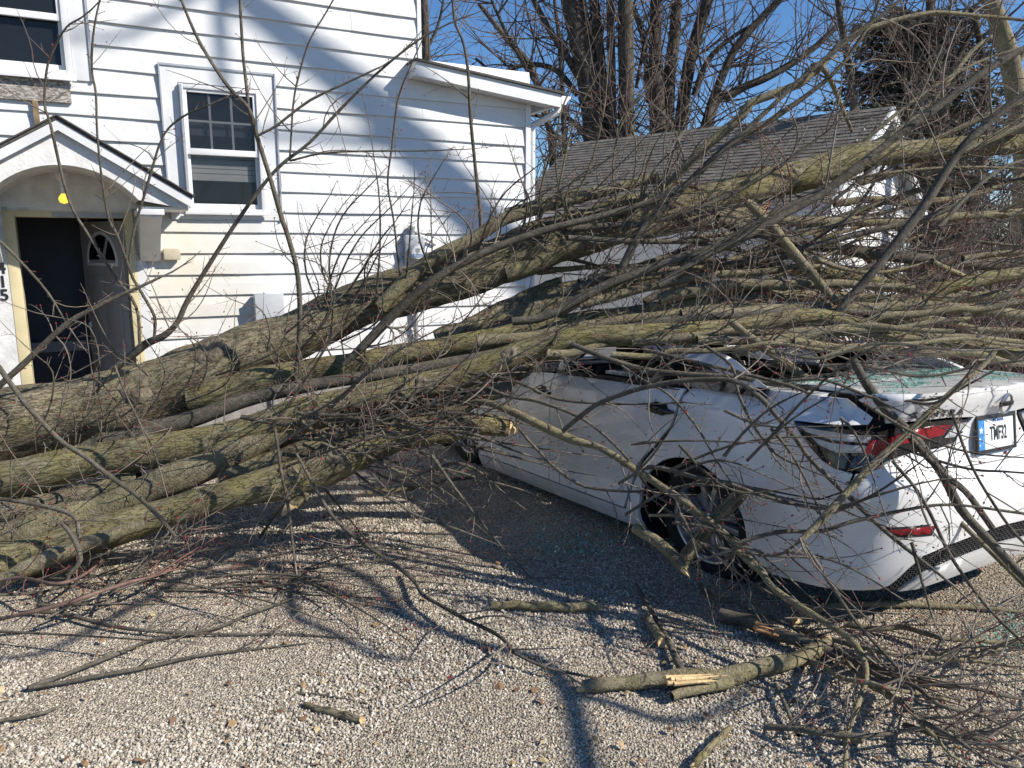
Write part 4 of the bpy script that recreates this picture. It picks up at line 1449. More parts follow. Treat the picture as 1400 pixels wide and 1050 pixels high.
# wheels
def wheel(cx, cz, sg, lean=0.0, turn=0.0):
    root = empty('wheel')
    root.parent = car
    root.location = (cx, sg * 0.735, cz)
    root.rotation_euler = (lean, turn, 0 if sg > 0 else math.pi)
    Rt, W = 0.312, 0.10
    prof = [(0.215, -W + 0.01), (0.25, -W), (0.29, -W + 0.006), (Rt - 0.008, -W + 0.028), (Rt, -W + 0.05), (Rt, W - 0.05), (Rt - 0.008, W - 0.028), (0.285, W - 0.006), (0.25, W), (0.226, W - 0.004), (0.215, W - 0.014)]
    MB().lathe(prof, 56, 'y').build('tyre', M['tyre'], root, smooth=True)
    b = MB()                                            # tread grooves
    for i in range(56):
        a = 2 * math.pi * i / 56
        Mx = Matrix.Rotation(a, 4, 'Y')
        b.box(Rt - 0.002, Rt + 0.004, -0.07, -0.005, -0.012, 0.010, Mx).box(Rt - 0.002, Rt + 0.004, 0.005, 0.07, -0.008, 0.014, Mx)
    b.build('tread', M['tyre'], root)['kind'] = 'stuff'
    MB().lathe([(0.214, -0.09), (0.205, -0.05), (0.20, 0.06), (0.208, 0.078), (0.222, 0.084), (0.224, 0.078)], 48, 'y').build('rim', M['alloy'], root, smooth=True)
    MB().lathe([(0.0, 0.0), (0.15, 0.0), (0.15, 0.02), (0.07, 0.03), (0.0, 0.03)], 36, 'y').build('brake_disc', M['galv'], root, smooth=True)
    MB().lathe([(0.0, -0.05), (0.199, -0.05), (0.199, -0.045), (0.0, -0.045)], 36, 'y').build('inner_dark', M['well'], root)
    for i in range(5):
        for dd in (-0.21, 0.21):
            a = 2 * math.pi * i / 5 + 0.3
            Mx = Matrix.Rotation(a + dd, 4, 'Y')
            Mi = Matrix.Rotation(a + dd * 0.35, 4, 'Y')
            p0 = [Mi @ Vector((0.045, y, z)) for y, z in ((0.035, -0.014), (0.066, -0.011), (0.066, 0.011), (0.035, 0.014))]
            p1 = [Mx @ Vector((0.206, y, z)) for y, z in ((0.045, -0.020), (0.078, -0.015), (0.078, 0.015), (0.045, 0.020))]
            MB().add(p0 + p1, [(0, 1, 2, 3), (7, 6, 5, 4), (0, 4, 5, 1), (1, 5, 6, 2), (2, 6, 7, 3), (3, 7, 4, 0)]).build('spoke', M['alloy'], root, bevel=0.003)
    MB().lathe([(0.052, 0.03), (0.052, 0.066), (0.040, 0.072), (0.0, 0.074)], 24, 'y').build('hub', M['alloy'], root, smooth=True)
    for i in range(5):
        a = R(72 * i + 36)
        MB().cyl((0.035 * math.cos(a), 0.06, 0.035 * math.sin(a)), (0.035 * math.cos(a), 0.076, 0.035 * math.sin(a)), 0.007, k=6).build('nut', M['chrome'], root)
    return root


wheel(1.035, 0.318, 1, R(-7), 0.5)
wheel(1.03, 0.33, -1, 0.0, 0.9)
wheel(3.71, 0.42, 1, R(-3), 0.2)
wheel(3.71, 0.42, -1, 0.0, 0.4)

# cabin
b = MB()
b.box(0.8, 3.3, -0.72, 0.72, 0.16, 0.2)
b.box(0.55, 1.5, -0.7, 0.7, 0.9, 0.93)
b.box(3.1, 3.5, -0.7, 0.7, 0.5, 0.93)
b.build('cabin_floor', M['well'], car)
for (x0, y0, y1) in ((2.25, 0.12, 0.62), (2.25, -0.62, -0.12)):
    st = MB().box(x0, x0 + 0.5, y0, y1, 0.35, 0.5).build('front_seat', M['seatcloth'], car, bevel=0.04)
    MB().prism([(x0 - 0.12, 1.0), (x0 + 0.02, 0.48), (x0 + 0.14, 0.48), (x0 - 0.02, 1.02)], 'y', y0, y1).build('backrest', M['seatcloth'], st, bevel=0.03)
    MB().box(x0 - 0.16, x0 - 0.06, y0 + 0.12, y1 - 0.12, 1.03, 1.17).build('headrest', M['seatcloth'], st, bevel=0.03)
st = MB().box(1.35, 1.85, -0.62, 0.62, 0.33, 0.5).build('rear_seat', M['seatcloth'], car, bevel=0.04)
MB().prism([(1.15, 0.98), (1.30, 0.46), (1.42, 0.46), (1.26, 1.0)], 'y', -0.62, 0.62).build('backrest', M['seatcloth'], st, bevel=0.03)
for y in (-0.4, 0.4):
    MB().box(1.1, 1.2, y - 0.13, y + 0.13, 0.94, 1.0).build('headrest', M['seatcloth'], st, bevel=0.03)
MB().box(0.9, 1.0, -0.75, 0.75, 0.2, 0.3).box(0.2, 4.3, -0.6, 0.6, 0.2, 0.23).build('underbody', M['well'], car)
MB().cyl((0.35, -0.45, 0.24), (0.12, -0.45, 0.24), 0.035).build('exhaust', M['galv'], car, smooth=True)

# glass crumbs on the deck: real little chips
b = MB()
r_ = random.Random(4)
for i in range(2100):
    x = 0.13 + 0.55 * r_.random() ** 0.75
    y = 0.60 - 1.22 * r_.random()
    if math.sin(x * 19 + y * 7) + math.sin(y * 17 - x * 11) + 0.6 * math.sin(31 * y + 9 * x) + 1.2 * (x - 0.3) < r_.uniform(0.5, 1.3): continue
    p, _ = deck_fn(x, y, 0.004)
    s = r_.uniform(0.003, 0.0085)
    a = r_.random() * 6.3
    u_ = Vector((math.cos(a), math.sin(a), r_.gauss(0, 0.35))) * s
    v_ = Vector((-math.sin(a), math.cos(a), r_.gauss(0, 0.35))) * s * r_.uniform(0.6, 1)
    h = Vector((0, 0, 0.003))
    p = CARM @ Vector(p)
    vs = [p - u_ - v_, p + u_ - v_, p + u_ * 0.7 + v_, p - u_ + v_ * 0.8]
    vs += [v + h for v in vs]
    b.add(vs, [(4, 5, 6, 7), (0, 1, 5, 4), (1, 2, 6, 5), (2, 3, 7, 6), (3, 0, 4, 7)])
o = b.build('glass_crumbs', M['shard'])
tag(o, 'green crumbs of safety glass strewn over the white trunk lid', 'broken glass', kind='stuff')
b = MB()
for i in range(420):
    c = on_ground(r_.gauss(775, 32), r_.gauss(742, 16)) if i < 240 else on_ground(r_.gauss(1385, 25), r_.gauss(872, 22))
    s = r_.uniform(0.003, 0.007)
    a = r_.random() * 6.3
    u_ = Vector((math.cos(a), math.sin(a), r_.gauss(0, 0.4))) * s
    v_ = Vector((-math.sin(a), math.cos(a), r_.gauss(0, 0.4))) * s
    p = c + Vector((0, 0, 0.016))
    vs = [p - u_ - v_, p + u_ - v_, p + u_ + v_, p - u_ + v_]
    vs += [v + Vector((0, 0, 0.003)) for v in vs]
    b.add(vs, [(4, 5, 6, 7), (0, 1, 5, 4), (1, 2, 6, 5), (2, 3, 7, 6), (3, 0, 4, 7)])
o = b.build('glass_crumbs', M['shard'])
tag(o, 'small scatter of green glass crumbs on the gravel beside the white car', 'broken glass', kind='stuff')

# ------------------------------------------------------------------ branches: tubes with a bark coordinate
class Tubes:
    def __init__(self):
        self.V, self.Q, self.Bk, self.Tp, self.n, self.buds = [], [], [], [], 0, []

    def add(self, P, rad, k=5, tip0=0.0, tip1=1.0, rough=0.0, seed=0, off=None):
        P = np.asarray(P, float)
        n = len(P)
        rad = np.asarray(rad, float)
        T = np.gradient(P, axis=0)
        T /= np.linalg.norm(T, axis=1)[:, None] + 1e-9
        md = P[-1] - P[0]
        ref = np.zeros(3)
        ref[int(np.argmin(np.abs(md)))] = 1.0
        A = np.cross(T, ref)
        A /= np.linalg.norm(A, axis=1)[:, None] + 1e-9
        B = np.cross(T, A)
        th = np.arange(k) * 2 * np.pi / k
        c, s = np.cos(th), np.sin(th)
        RR = rad[:, None] * np.ones((1, k))
        ln = np.concatenate([[0], np.cumsum(np.linalg.norm(np.diff(P, axis=0), axis=1))])
        if rough > 0:
            g = np.random.default_rng(seed)
            for (fl, fk, am) in ((1.3, 2, 0.6), (3.1, 3, 0.4), (4.2, 7, 0.35), (9.0, 11, 0.35), (13.0, 6, 0.35), (23.0, 13, 0.3), (31.0, 17, 0.25)):
                for _ in range(2):
                    ph, ph2 = g.random(2) * 6.28
                    RR = RR + rad[:, None] * rough * am * np.sin(fk * th[None, :] + ph + 1.5 * np.sin(ln[:, None] * fl * 0.7 + ph2)) * np.sin(ln[:, None] * fl + ph2)
        V = P[:, None, :] + A[:, None, :] * (c[None, :] * RR)[..., None] + B[:, None, :] * (s[None, :] * RR)[..., None]
        o = nrng.random(3) * 40 if off is None else np.asarray(off)
        bk = np.stack([c[None, :] * RR, s[None, :] * RR, np.repeat(ln[:, None], k, 1)], -1) + o
        tp = np.repeat(np.linspace(tip0, tip1, n)[:, None], k, 1)
        i = np.arange(n - 1)[:, None] * k
        j = np.arange(k)[None, :]
        j2 = (j + 1) % k
        Q = np.stack([i + j, i + j2, i + k + j2, i + k + j], -1).reshape(-1, 4) + self.n
        self.V.append(V.reshape(-1, 3))
        self.Bk.append(bk.reshape(-1, 3))
        self.Tp.append(tp.ravel())
        self.Q.append(Q)
        self.n += n * k

    def build(self, name, mat, parent=None, stuff=False):
        if not self.V: return None
        V = np.concatenate(self.V)
        Q = np.concatenate(self.Q)
        me = bpy.data.meshes.new(name)
        me.vertices.add(len(V))
        me.vertices.foreach_set('co', V.astype(np.float32).ravel())
        me.loops.add(len(Q) * 4)
        me.loops.foreach_set('vertex_index', Q.astype(np.int32).ravel())
        me.polygons.add(len(Q))
        me.polygons.foreach_set('loop_start', np.arange(0, len(Q) * 4, 4, dtype=np.int32))
        me.polygons.foreach_set('use_smooth', np.ones(len(Q), bool))
        me.update(calc_edges=True)
        a = me.attributes.new('bark', 'FLOAT_VECTOR', 'POINT')
        a.data.foreach_set('vector', np.concatenate(self.Bk).astype(np.float32).ravel())
        a = me.attributes.new('tip', 'FLOAT', 'POINT')
        a.data.foreach_set('value', np.concatenate(self.Tp).astype(np.float32))
        o = link(name, me, mat, parent)
        if stuff: o['kind'] = 'stuff'
        return o


def cr(P, m):
    """smooth curve through points, m steps per span"""
    P = [np.asarray(p, float) for p in P]
    P = [2 * P[0] - P[1]] + P + [2 * P[-1] - P[-2]]
    out = []
    for i in range(1, len(P) - 2):
        a, b_, c, d = P[i - 1], P[i], P[i + 1], P[i + 2]
        for t in np.linspace(0, 1, m, endpoint=False):
            out.append(0.5 * (2 * b_ + (c - a) * t + (2 * a - 5 * b_ + 4 * c - d) * t * t + (3 * b_ - a - 3 * c + d) * t ** 3))
    out.append(P[-2])
    return np.array(out)


def rperp(d):
    while True:
        v = Vector((rng.gauss(0, 1), rng.gauss(0, 1), rng.gauss(0, 1)))
        v -= d * v.dot(d)
        if v.length > 0.2: return v.normalized()


def grow(T, p, d, L, r, lvl, pull, curl=2.2, kids=1.0, floor=True, k=5, budp=0.6, seg=0.06):
    """one shoot with opposite side shoots, curving as it goes"""
    n = max(4, min(16, int(L / seg)))
    st = L / n
    d = Vector(d).normalized()
    c = rperp(d) * rng.gauss(0, curl)
    p = Vector(p)
    P = [p.copy()]
    D = [d.copy()]
    for i in range(n):
        if i and rng.random() < 0.14: c = c * 0.4 + rperp(d) * rng.gauss(0, curl)
        d = (d + c * st + Vector(pull) * st + rperp(d) * rng.gauss(0, 0.05)).normalized()
        if floor and p.z + d.z * st < ground_z(p.x, p.y) + 0.015: d.z = abs(d.z) * 0.15; d.normalize()
        p = p + d * st
        P.append(p.copy())
        D.append(d.copy())
    rad = [r * (1 - 0.62 * i / n) * (1.18 if i % 2 else 1.0) for i in range(n)] + [r * 0.30]
    T.add([tuple(q) for q in P], rad, k if r > 0.0035 else 4, 0.0 if lvl > 1 else 0.3, 1.0)
    if rng.random() < budp: T.buds.append((P[-1], D[-1], 1.0))
    if lvl <= 0 or kids <= 0: return
    i = 1 + int(rng.random() * 2)
    while i < n:
        q, dd = P[i], D[i]
        s = rperp(dd)
        for sg in (1, -1):
            if rng.random() < 0.62 * kids:
                t = i / n
                ll = L * (0.62 - 0.42 * t) * rng.uniform(0.35, 1.05)
                if rng.random() < 0.35: ll *= 0.28
                ll = max(ll, 0.03)
                nd_ = dd * rng.uniform(0.55, 1.0) + s * sg * rng.uniform(0.6, 1.1)
                grow(T, q, nd_, ll, max(0.0011, rad[i] * rng.uniform(0.45, 0.7)), lvl - 1, pull, min(curl * 1.3, 7.0), kids * 0.85, floor, 4, budp, seg)
        i += rng.choice((1, 2, 2, 3))


def bud_mesh(name, buds, mat, parent, s0=0.0042, pr=1.0):
    if not buds: return
    V, F = [], []
    for p, d, s in buds:
        if rng.random() > pr: continue
        d = Vector(d).normalized()
        a = d.orthogonal().normalized()
        b_ = d.cross(a)
        r = s0 * s * rng.uniform(0.7, 1.5)
        n = len(V)
        V += [tuple(p - d * r * 0.6)] + [tuple(p + d * r * 0.5 + (a * math.cos(t) + b_ * math.sin(t)) * r * 0.8) for t in (0, 1.57, 3.14, 4.71)] + [tuple(p + d * r * 2.2)]
        F += [(n, n + 2, n + 1), (n, n + 3, n + 2), (n, n + 4, n + 3), (n, n + 1, n + 4), (n + 5, n + 1, n + 2), (n + 5, n + 2, n + 3), (n + 5, n + 3, n + 4), (n + 5, n + 4, n + 1)]
    if not V: return
    me = bpy.data.meshes.new(name)
    me.from_pydata(V, [], F)
    o = link(name, me, mat, parent)
    o['kind'] = 'stuff'
    return o


def ragged_end(p, d, r, mat, parent, name='broken_end', n=11, ln=2.2):
    """splintered wood where a branch snapped"""
    d = Vector(d).normalized()
    a = d.orthogonal().normalized()
    b_ = d.cross(a)
    m = MB()
    vs = [p - d * r * 0.3 + (a * math.cos(t) + b_ * math.sin(t)) * r * 0.96 for t in [6.283 * i / n for i in range(n)]]
    tops = [p + d * r * rng.uniform(0.1, ln) * (0.5 + 0.5 * math.cos(6.283 * i / n)) + (a * math.cos(6.283 * i / n) + b_ * math.sin(6.283 * i / n)) * r * rng.uniform(0.75, 0.95) for i in range(n)]
    c = p + d * r * 0.15
    m.add(vs + tops + [c], [(i, (i + 1) % n, n + (i + 1) % n, n + i) for i in range(n)] + [(n + i, n + (i + 1) % n, 2 * n) for i in range(n)])
    return m.build(name, mat, parent)


# ------------------------------------------------------------------ the fallen maple
tree = empty('fallen_tree', (-4.6, 4.0, 0.0))
tag(tree, 'huge uprooted bare maple fallen across the crushed white car and the yard', 'tree')
TI = tree.matrix_world.inverted()
TOFF = np.array((-4.6, 4.0, 0.0))
ntw = 0


class Local(Tubes):
    def build(self, *a, **k):
        self.V = [v - TOFF for v in self.V]
        return Tubes.build(self, *a, **k)


def limb(pts, Y0, Y1, mat='limb', tw=5.0, tl=(0.25, 0.7), lvl=2, pull=(0.15, 0, 0.3), side=None, rough=0.0, k=14, name='limb', curl=4.2, kids=1.0, label=None, from_t=0.0, cut=None, tr=0.55, twmat='twig', red=0.05):
    """pts: (photo x, photo y, width in photo pixels) at forward distances from Y0 to Y1"""
    ds = [0.0]
    for a, b_ in zip(pts[:-1], pts[1:]): ds.append(ds[-1] + math.hypot(b_[0] - a[0], b_[1] - a[1]))
    W, Rr = [], []
    for (x, y, w), s in zip(pts, ds):
        Y = Y0 + (Y1 - Y0) * s / ds[-1]
        p = at(x, y, Y)
        g = ground_z(p.x, p.y)
        W.append(p)
        zc = (p - Vector((0, 0, EYE))).length
        Rr.append(0.5 * w * zc * 0.985 / FPX)
    for i, p in enumerate(W):
        if p.z < ground_z(p.x, p.y) + Rr[i] * 0.7: p.z = ground_z(p.x, p.y) + Rr[i] * 0.7
    m = max(3, int(ds[-1] / len(pts) / (7 if k > 10 else 10)))
    C = cr([tuple(p) for p in W], m)
    RC = cr([(r, 0, 0) for r in Rr], m)[:, 0]
    if rough > 0:
        pass
    # gentle wobble so that no limb is a clean tube
    g = np.random.default_rng(int(abs(pts[0][0] * 7 + pts[0][1])))
    ss = np.linspace(0, 1, len(C))
    ph = g.random(6) * 6.28
    wob = RC * 0.07
    if len(C) > 12 and RC.max() > 0.03:
        for _ in range(10):
            C[1:-1] = 0.25 * C[:-2] + 0.5 * C[1:-1] + 0.25 * C[2:]
            RC[1:-1] = 0.25 * RC[:-2] + 0.5 * RC[1:-1] + 0.25 * RC[2:]
        wob = RC * 0.07
    C = C + np.stack([np.sin(ss * 23 + ph[0]) * wob, np.sin(ss * 17 + ph[1]) * wob, np.sin(ss * 29 + ph[2]) * wob], -1)
    RC = RC * (1 + 0.03 * np.sin(ss * 31 + ph[3]) + 0.025 * np.sin(ss * 57 + ph[4]))
    ln0 = float(np.sum(np.linalg.norm(np.diff(C, axis=0), axis=1)))
    T = Local()
    T.add(C, RC, k, 0, 0.0 if RC[-1] > 0.006 else 0.6, rough, int(pts[0][1]))
    o = T.build(name, M[mat], tree)
    if label: o['label'] = label
    if cut:
        e = ragged_end(Vector(C[-1] - TOFF), Vector(C[-1] - C[-2]), RC[-1], M[cut], o)
    kn_ = int(ln0 * 0.9) if mat in ('bark', 'moss') and RC[0] > 0.045 else 0
    for _ in range(kn_):
        i = rng.randrange(2, len(C) - 2)
        nrm_ = (Vector((0, -1, 0.3)) + Vector((rng.gauss(0, 0.4), 0, rng.gauss(0, 0.6)))).normalized()
        tt = Vector(C[i + 1] - C[i]).normalized()
        nrm_ = (nrm_ - tt * nrm_.dot(tt)).normalized()
        kr = RC[i] * rng.uniform(0.22, 0.42)
        a_ = tt
        b_ = nrm_.cross(tt)
        prof = [(1.5, -0.35), (1.15, 0.05), (0.85, 0.22), (0.6, 0.2), (0.35, 0.02), (0.0, -0.02)]
        vs_, fs_ = [], []
        c0 = Vector(C[i] - TOFF) + nrm_ * RC[i] * 0.97
        for q in range(14):
            th_ = 6.283 * q / 14
            wv = 1 + 0.15 * math.sin(3 * th_ + kr * 900)
            for pr_, ph_ in prof:
                vs_.append(c0 + (a_ * 1.35 * math.cos(th_) + b_ * math.sin(th_)) * kr * pr_ * wv + nrm_ * kr * ph_)
        np_ = len(prof)
        for q in range(14):
            for w_ in range(np_ - 1):
                fs_.append((q * np_ + w_, q * np_ + w_ + 1, ((q + 1) % 14) * np_ + w_ + 1, ((q + 1) % 14) * np_ + w_))
        MB().add(vs_, fs_).build('knot', M['knot'], o, smooth=True, sharp=80)
    # shoots
    S = Local()
    S2 = Local()
    ln = float(np.sum(np.linalg.norm(np.diff(C, axis=0), axis=1)))
    for _ in range(int(tw * ln)):
        t = from_t + (1 - from_t) * rng.random()
        i = min(len(C) - 2, int(t * (len(C) - 1)))
        d = Vector(C[i + 1] - C[i]).normalized()
        s = rperp(d)
        if side is not None:
            s = (s * 0.6 + Vector(side)).normalized()
        L = rng.uniform(*tl) * (1.0 if rng.random() < 0.7 else 0.4)
        r = min(RC[i] * tr, 0.0017 + 0.0048 * L)
        q = Vector(C[i]) + s * RC[i] * 0.85
        dst = S2 if rng.random() < red * 0.5 else S
        grow(dst, q, d * rng.uniform(0.3, 1.0) + s * rng.uniform(0.7, 1.1), L, r, lvl, pull, curl, kids)
    if tw > 0:
        for i in range(len(C) - 1):
            if RC[i] > 0.022: continue
            sg_ = float(np.linalg.norm(C[i + 1] - C[i]))
            for _ in range(int(16 * sg_ + rng.random())):
                d = Vector(C[i + 1] - C[i]).normalized()
                q = Vector(C[i]).lerp(Vector(C[i + 1]), rng.random())
                grow(S, q, d * 0.7 + rperp(d), RC[i] + rng.uniform(0.01, 0.05), 0.0022, 0, pull, 3.0, 0, True, 4, 1.0)
    # the limb's own tip goes on as a shoot
    if RC[-1] < 0.008 and not cut:
        d = Vector(C[-1] - C[-2])
        grow(S, Vector(C[-1]), d, rng.uniform(0.15, 0.4), RC[-1] * 0.95, 2, pull, 0.8, 1.0)
    S.build('twigs', M[twmat], o, True)
    S2.build('red_twigs', M['redtwig'], o, True)
    bl = [(Vector(p) - Vector(TOFF), d, s) for p, d, s in S.buds + S2.buds]
    bud_mesh('buds', [q for q in bl if hash(round(q[0].x * 997, 1)) % 10 >= 3], M['budbrown'], o, 0.0034)
    bud_mesh('red_buds', [q for q in bl if hash(round(q[0].x * 997, 1)) % 10 < 3], M['bud'], o, 0.0048)
    return o, C, RC


UP = (0.1, -0.05, 0.9)
R1 = (0.5, 0.0, 0.5)
# main stem
limb([(-330, 690, 104), (-160, 632, 98), (0, 584, 90), (100, 568, 82), (170, 548, 80), (240, 525, 84), (300, 505, 80), (350, 476, 66), (400, 458, 66), (460, 430, 62), (520, 407, 60), (575, 392, 62), (640, 375, 60), (700, 350, 62), (760, 325, 62), (800, 310, 58)], 4.5, 5.25, 'bark', 1.6, (0.2, 0.6), 2, UP, (0, -0.3, 0.9), 0.045, 40, 'trunk', label='main grey-brown furrowed trunk running up from the left', tr=0.2, from_t=0.3)
limb([(790, 314, 58), (850, 297, 52), (920, 284, 46), (1000, 264, 44), (1060, 250, 42), (1120, 232, 38), (1180, 214, 32), (1240, 207, 26), (1300, 203, 24), (1400, 197, 22), (1560, 186, 16), (1680, 170, 8)], 5.25, 6.2, 'moss', 4.5, (0.3, 0.9), 2, R1, None, 0.03, 24, label='greenish upper limb crossing the garage roof')
limb([(690, 372, 34), (760, 345, 34), (850, 318, 30), (930, 305, 26), (1000, 298, 22), (1040, 290, 20)], 5.1, 5.3, 'limb', 5, (0.3, 0.8), 2, R1, None, 0.02, 18, cut='orangewood')
# second stem from the fork
limb([(262, 548, 40), (310, 536, 42), (360, 522, 40), (440, 506, 36), (520, 492, 34), (610, 476, 32), (680, 462, 32), (740, 452, 32), (814, 437, 28), (880, 430, 26), (960, 418, 24), (1046, 407, 20)], 4.75, 4.75, 'moss', 3.5, (0.25, 0.7), 2, UP, (0, -0.5, 0.6), 0.03, 22, cut='orangewood', label='moss-yellow limb with torn orange end on the car roof')
limb([(600, 470, 40), (660, 455, 44), (720, 430, 44), (780, 405, 40), (840, 388, 34), (900, 372, 28), (970, 362, 22)], 5.0, 5.4, 'limb', 6, (0.25, 0.8), 2, R1, None, 0.03, 20)
limb([(610, 465, 20), (650, 440, 24), (700, 418, 24), (735, 400, 20), (765, 385, 14)], 4.95, 5.2, 'bark', 3, (0.25, 0.6), 2, R1, None, 0.03, 16, cut='wood')
# dark smooth limb in front
limb([(128, 610, 26), (150, 606, 28), (200, 594, 26), (260, 574, 22), (310, 555, 20), (364, 540, 18), (440, 524, 18), (520, 512, 17), (600, 500, 17), (650, 490, 17), (705, 478, 17), (760, 470, 16), (830, 468, 14), (900, 462, 14), (1000, 450, 12)], 4.2, 4.45, 'greybark', 4, (0.25, 0.7), 2, UP, (0, -0.5, 0.6), 0.015, 16, label='dark smooth limb with a knobbly broken butt')
# lower stems at left
limb([(-330, 690, 50), (-150, 672, 50), (0, 656, 46), (60, 646, 46), (114, 634, 44), (200, 620, 42), (286, 604, 42), (350, 585, 42), (400, 568, 42), (460, 554, 40), (530, 538, 38), (600, 522, 36), (660, 503, 36), (720, 480, 34), (790, 462, 30), (843, 459, 28), (957, 451, 24), (1028, 443, 22), (1114, 433, 22), (1200, 453, 20), (1286, 470, 20), (1400, 488, 20), (1520, 510, 16)], 4.1, 4.15, 'moss', 4.5, (0.25, 0.8), 2, (0.2, -0.1, 0.5), (0, -0.5, 0.4), 0.03, 22, label='long mossy limb resting across the car')
limb([(0, 680, 20), (60, 650, 24), (110, 628, 30), (150, 605, 34)], 4.15, 4.15, 'limb', 2, (0.2, 0.5), 2, UP, None, 0.03, 14)
limb([(-330, 830, 56), (-150, 790, 50), (0, 738, 42), (60, 720, 40), (100, 707, 38), (150, 690, 36), (200, 671, 36), (250, 650, 40), (300, 628, 38), (371, 594, 34), (430, 572, 32), (500, 560, 30), (580, 545, 28), (640, 525, 26)], 3.6, 4.3, 'limb', 3.5, (0.2, 0.6), 2, UP, (0, -0.6, 0.5), 0.03, 22)
limb([(-330, 870, 70), (-150, 830, 62), (0, 776, 50), (60, 757, 46), (114, 740, 42), (200, 708, 38), (286, 684, 38), (357, 666, 42), (420, 648, 48), (470, 625, 50), (510, 606, 44), (560, 596, 36), (620, 588, 30), (655, 580, 30), (695, 584, 26)], 3.5, 3.95, 'moss', 3.2, (0.2, 0.6), 2, UP, (0, -0.6, 0.4), 0.05, 26, cut='wood', label='lowest mossy stem with a pale broken end beside the car door')
limb([(528, 618, 14), (560, 600, 24), (590, 580, 26), (640, 553, 20), (700, 520, 14)], 4.15, 4.3, 'limb', 3, (0.2, 0.5), 2, UP, None, 0.03, 14)
limb([(395, 640, 26), (400, 655, 34), (410, 672, 30), (398, 690, 20)], 3.85, 3.75, 'moss', 0, rough=0.08, k=16, cut='wood', name='stub')
limb([(0, 795, 16), (60, 765, 20), (130, 740, 18), (200, 715, 14)], 3.4, 3.55, 'limb', 3, (0.2, 0.5), 2, UP, None, 0.02, 12)
limb([(-60, 706, 30), (0, 702, 30), (60, 692, 28), (120, 674, 24), (190, 652, 18)], 4.0, 4.1, 'bark', 2, (0.2, 0.4), 2, UP, None, 0.04, 18)

limb([(350, 618, 44), (430, 596, 48), (520, 568, 44), (600, 545, 38), (670, 520, 34), (740, 488, 28)], 4.35, 4.55, 'bark', 6, (0.2, 0.6), 2, (0.2, -0.2, 0.2), None, 0.03, 18)
limb([(300, 650, 26), (380, 630, 30), (470, 600, 32), (560, 575, 30), (640, 548, 26), (700, 528, 22)], 4.05, 4.25, 'limb', 8, (0.2, 0.6), 2, (0.2, -0.2, 0.1), None, 0.02, 16)
# limb lying on the trunk, and what springs from it
limb([(520, 420, 20), (565, 372, 20), (600, 350, 20), (650, 325, 19), (690, 298, 17), (722, 290, 15), (770, 276, 13), (830, 262, 12), (900, 240, 12)], 4.9, 5.1, 'limb', 9, (0.3, 0.8), 2, (0.25, 0, 0.5), None, 0.03, 14)
limb([(470, 498, 9), (500, 470, 12), (556, 413, 13), (607, 373, 12), (640, 356, 11), (680, 338, 11), (750, 313, 10), (823, 295, 9), (883, 278, 8), (928, 258, 8), (980, 215, 7), (1050, 150, 6), (1110, 95, 5), (1180, 40, 4), (1230, 0, 3)], 4.6, 4.7, 'greybark', 6, (0.3, 0.9), 2, (0.3, 0, 0.5), None, 0.0, 10)
limb([(1165, 180, 4), (1123, 90, 7), (1090, 116, 10), (1034, 137, 10), (1020, 150, 12), (1003, 168, 12), (948, 217, 12), (900, 268, 12), (880, 300, 10)][::-1], 4.9, 4.9, 'limb', 8, (0.3, 0.8), 2, (0.4, 0, 0.4), None, 0.02, 12)
limb([(1090, 118, 8), (1123, 90, 8), (1150, 60, 7), (1190, 38, 6), (1270, 18, 5), (1345, 22, 4), (1420, 30, 3)], 4.9, 5.1, 'limb', 6, (0.3, 0.8), 2, (0.4, 0, 0.4), None, 0.0, 10)
limb([(1120, 470, 10), (1148, 424, 11), (1200, 364, 11), (1257, 290, 11), (1314, 205, 10), (1371, 151, 9), (1440, 105, 7), (1520, 60, 5)], 4.4, 4.6, 'greybark', 5, (0.3, 0.9), 2, (0.4, -0.1, 0.3), None, 0.0, 12)
limb([(900, 390, 9), (960, 352, 10), (1000, 333, 11), (1060, 300, 11), (1114, 270, 10), (1180, 222, 10), (1243, 174, 9), (1286, 143, 9), (1357, 91, 8), (1430, 50, 6)], 4.5, 4.7, 'greybark', 5, (0.3, 0.9), 2, (0.4, -0.1, 0.3), None, 0.0, 12)
limb([(1020, 276, 10), (1028, 281, 13), (1060, 314, 13), (1086, 347, 13), (1115, 380, 12), (1142, 412, 10)], 4.6, 4.5, 'limb', 4, (0.2, 0.6), 2, R1, None, 0.0, 12, cut='orangewood')
limb([(980, 300, 14), (1040, 318, 15), (1100, 333, 15), (1200, 347, 15), (1286, 358, 14), (1400, 365, 13), (1540, 372, 9)], 5.0, 5.4, 'greybark', 8, (0.3, 0.9), 2, (0.5, 0, 0.4), None, 0.02, 14)
limb([(1000, 300, 12), (1070, 303, 12), (1120, 302, 12), (1230, 303, 11), (1300, 296, 10), (1400, 291, 9), (1500, 280, 6)], 5.2, 5.6, 'limb', 8, (0.3, 0.9), 2, (0.5, 0, 0.4), None, 0.02, 12)
limb([(950, 392, 16), (1010, 396, 17), (1070, 403, 17), (1140, 406, 17), (1217, 411, 15), (1300, 408, 13), (1400, 400, 11), (1500, 390, 8)], 4.8, 5.1, 'limb', 9, (0.3, 0.8), 3, (0.5, 0, 0.4), None, 0.02, 14)
limb([(1030, 360, 14), (1080, 368, 15), (1140, 375, 15), (1200, 385, 14), (1260, 402, 12)], 5.0, 5.1, 'moss', 9, (0.3, 0.7), 2, (0.5, 0, 0.4), None, 0.02, 12, cut='wood')
limb([(1225, 420, 12), (1257, 414, 15), (1286, 395, 16), (1340, 383, 16), (1400, 372, 15), (1500, 352, 12)], 4.6, 4.9, 'moss', 9, (0.3, 0.8), 3, (0.5, 0, 0.4), None, 0.02, 14)
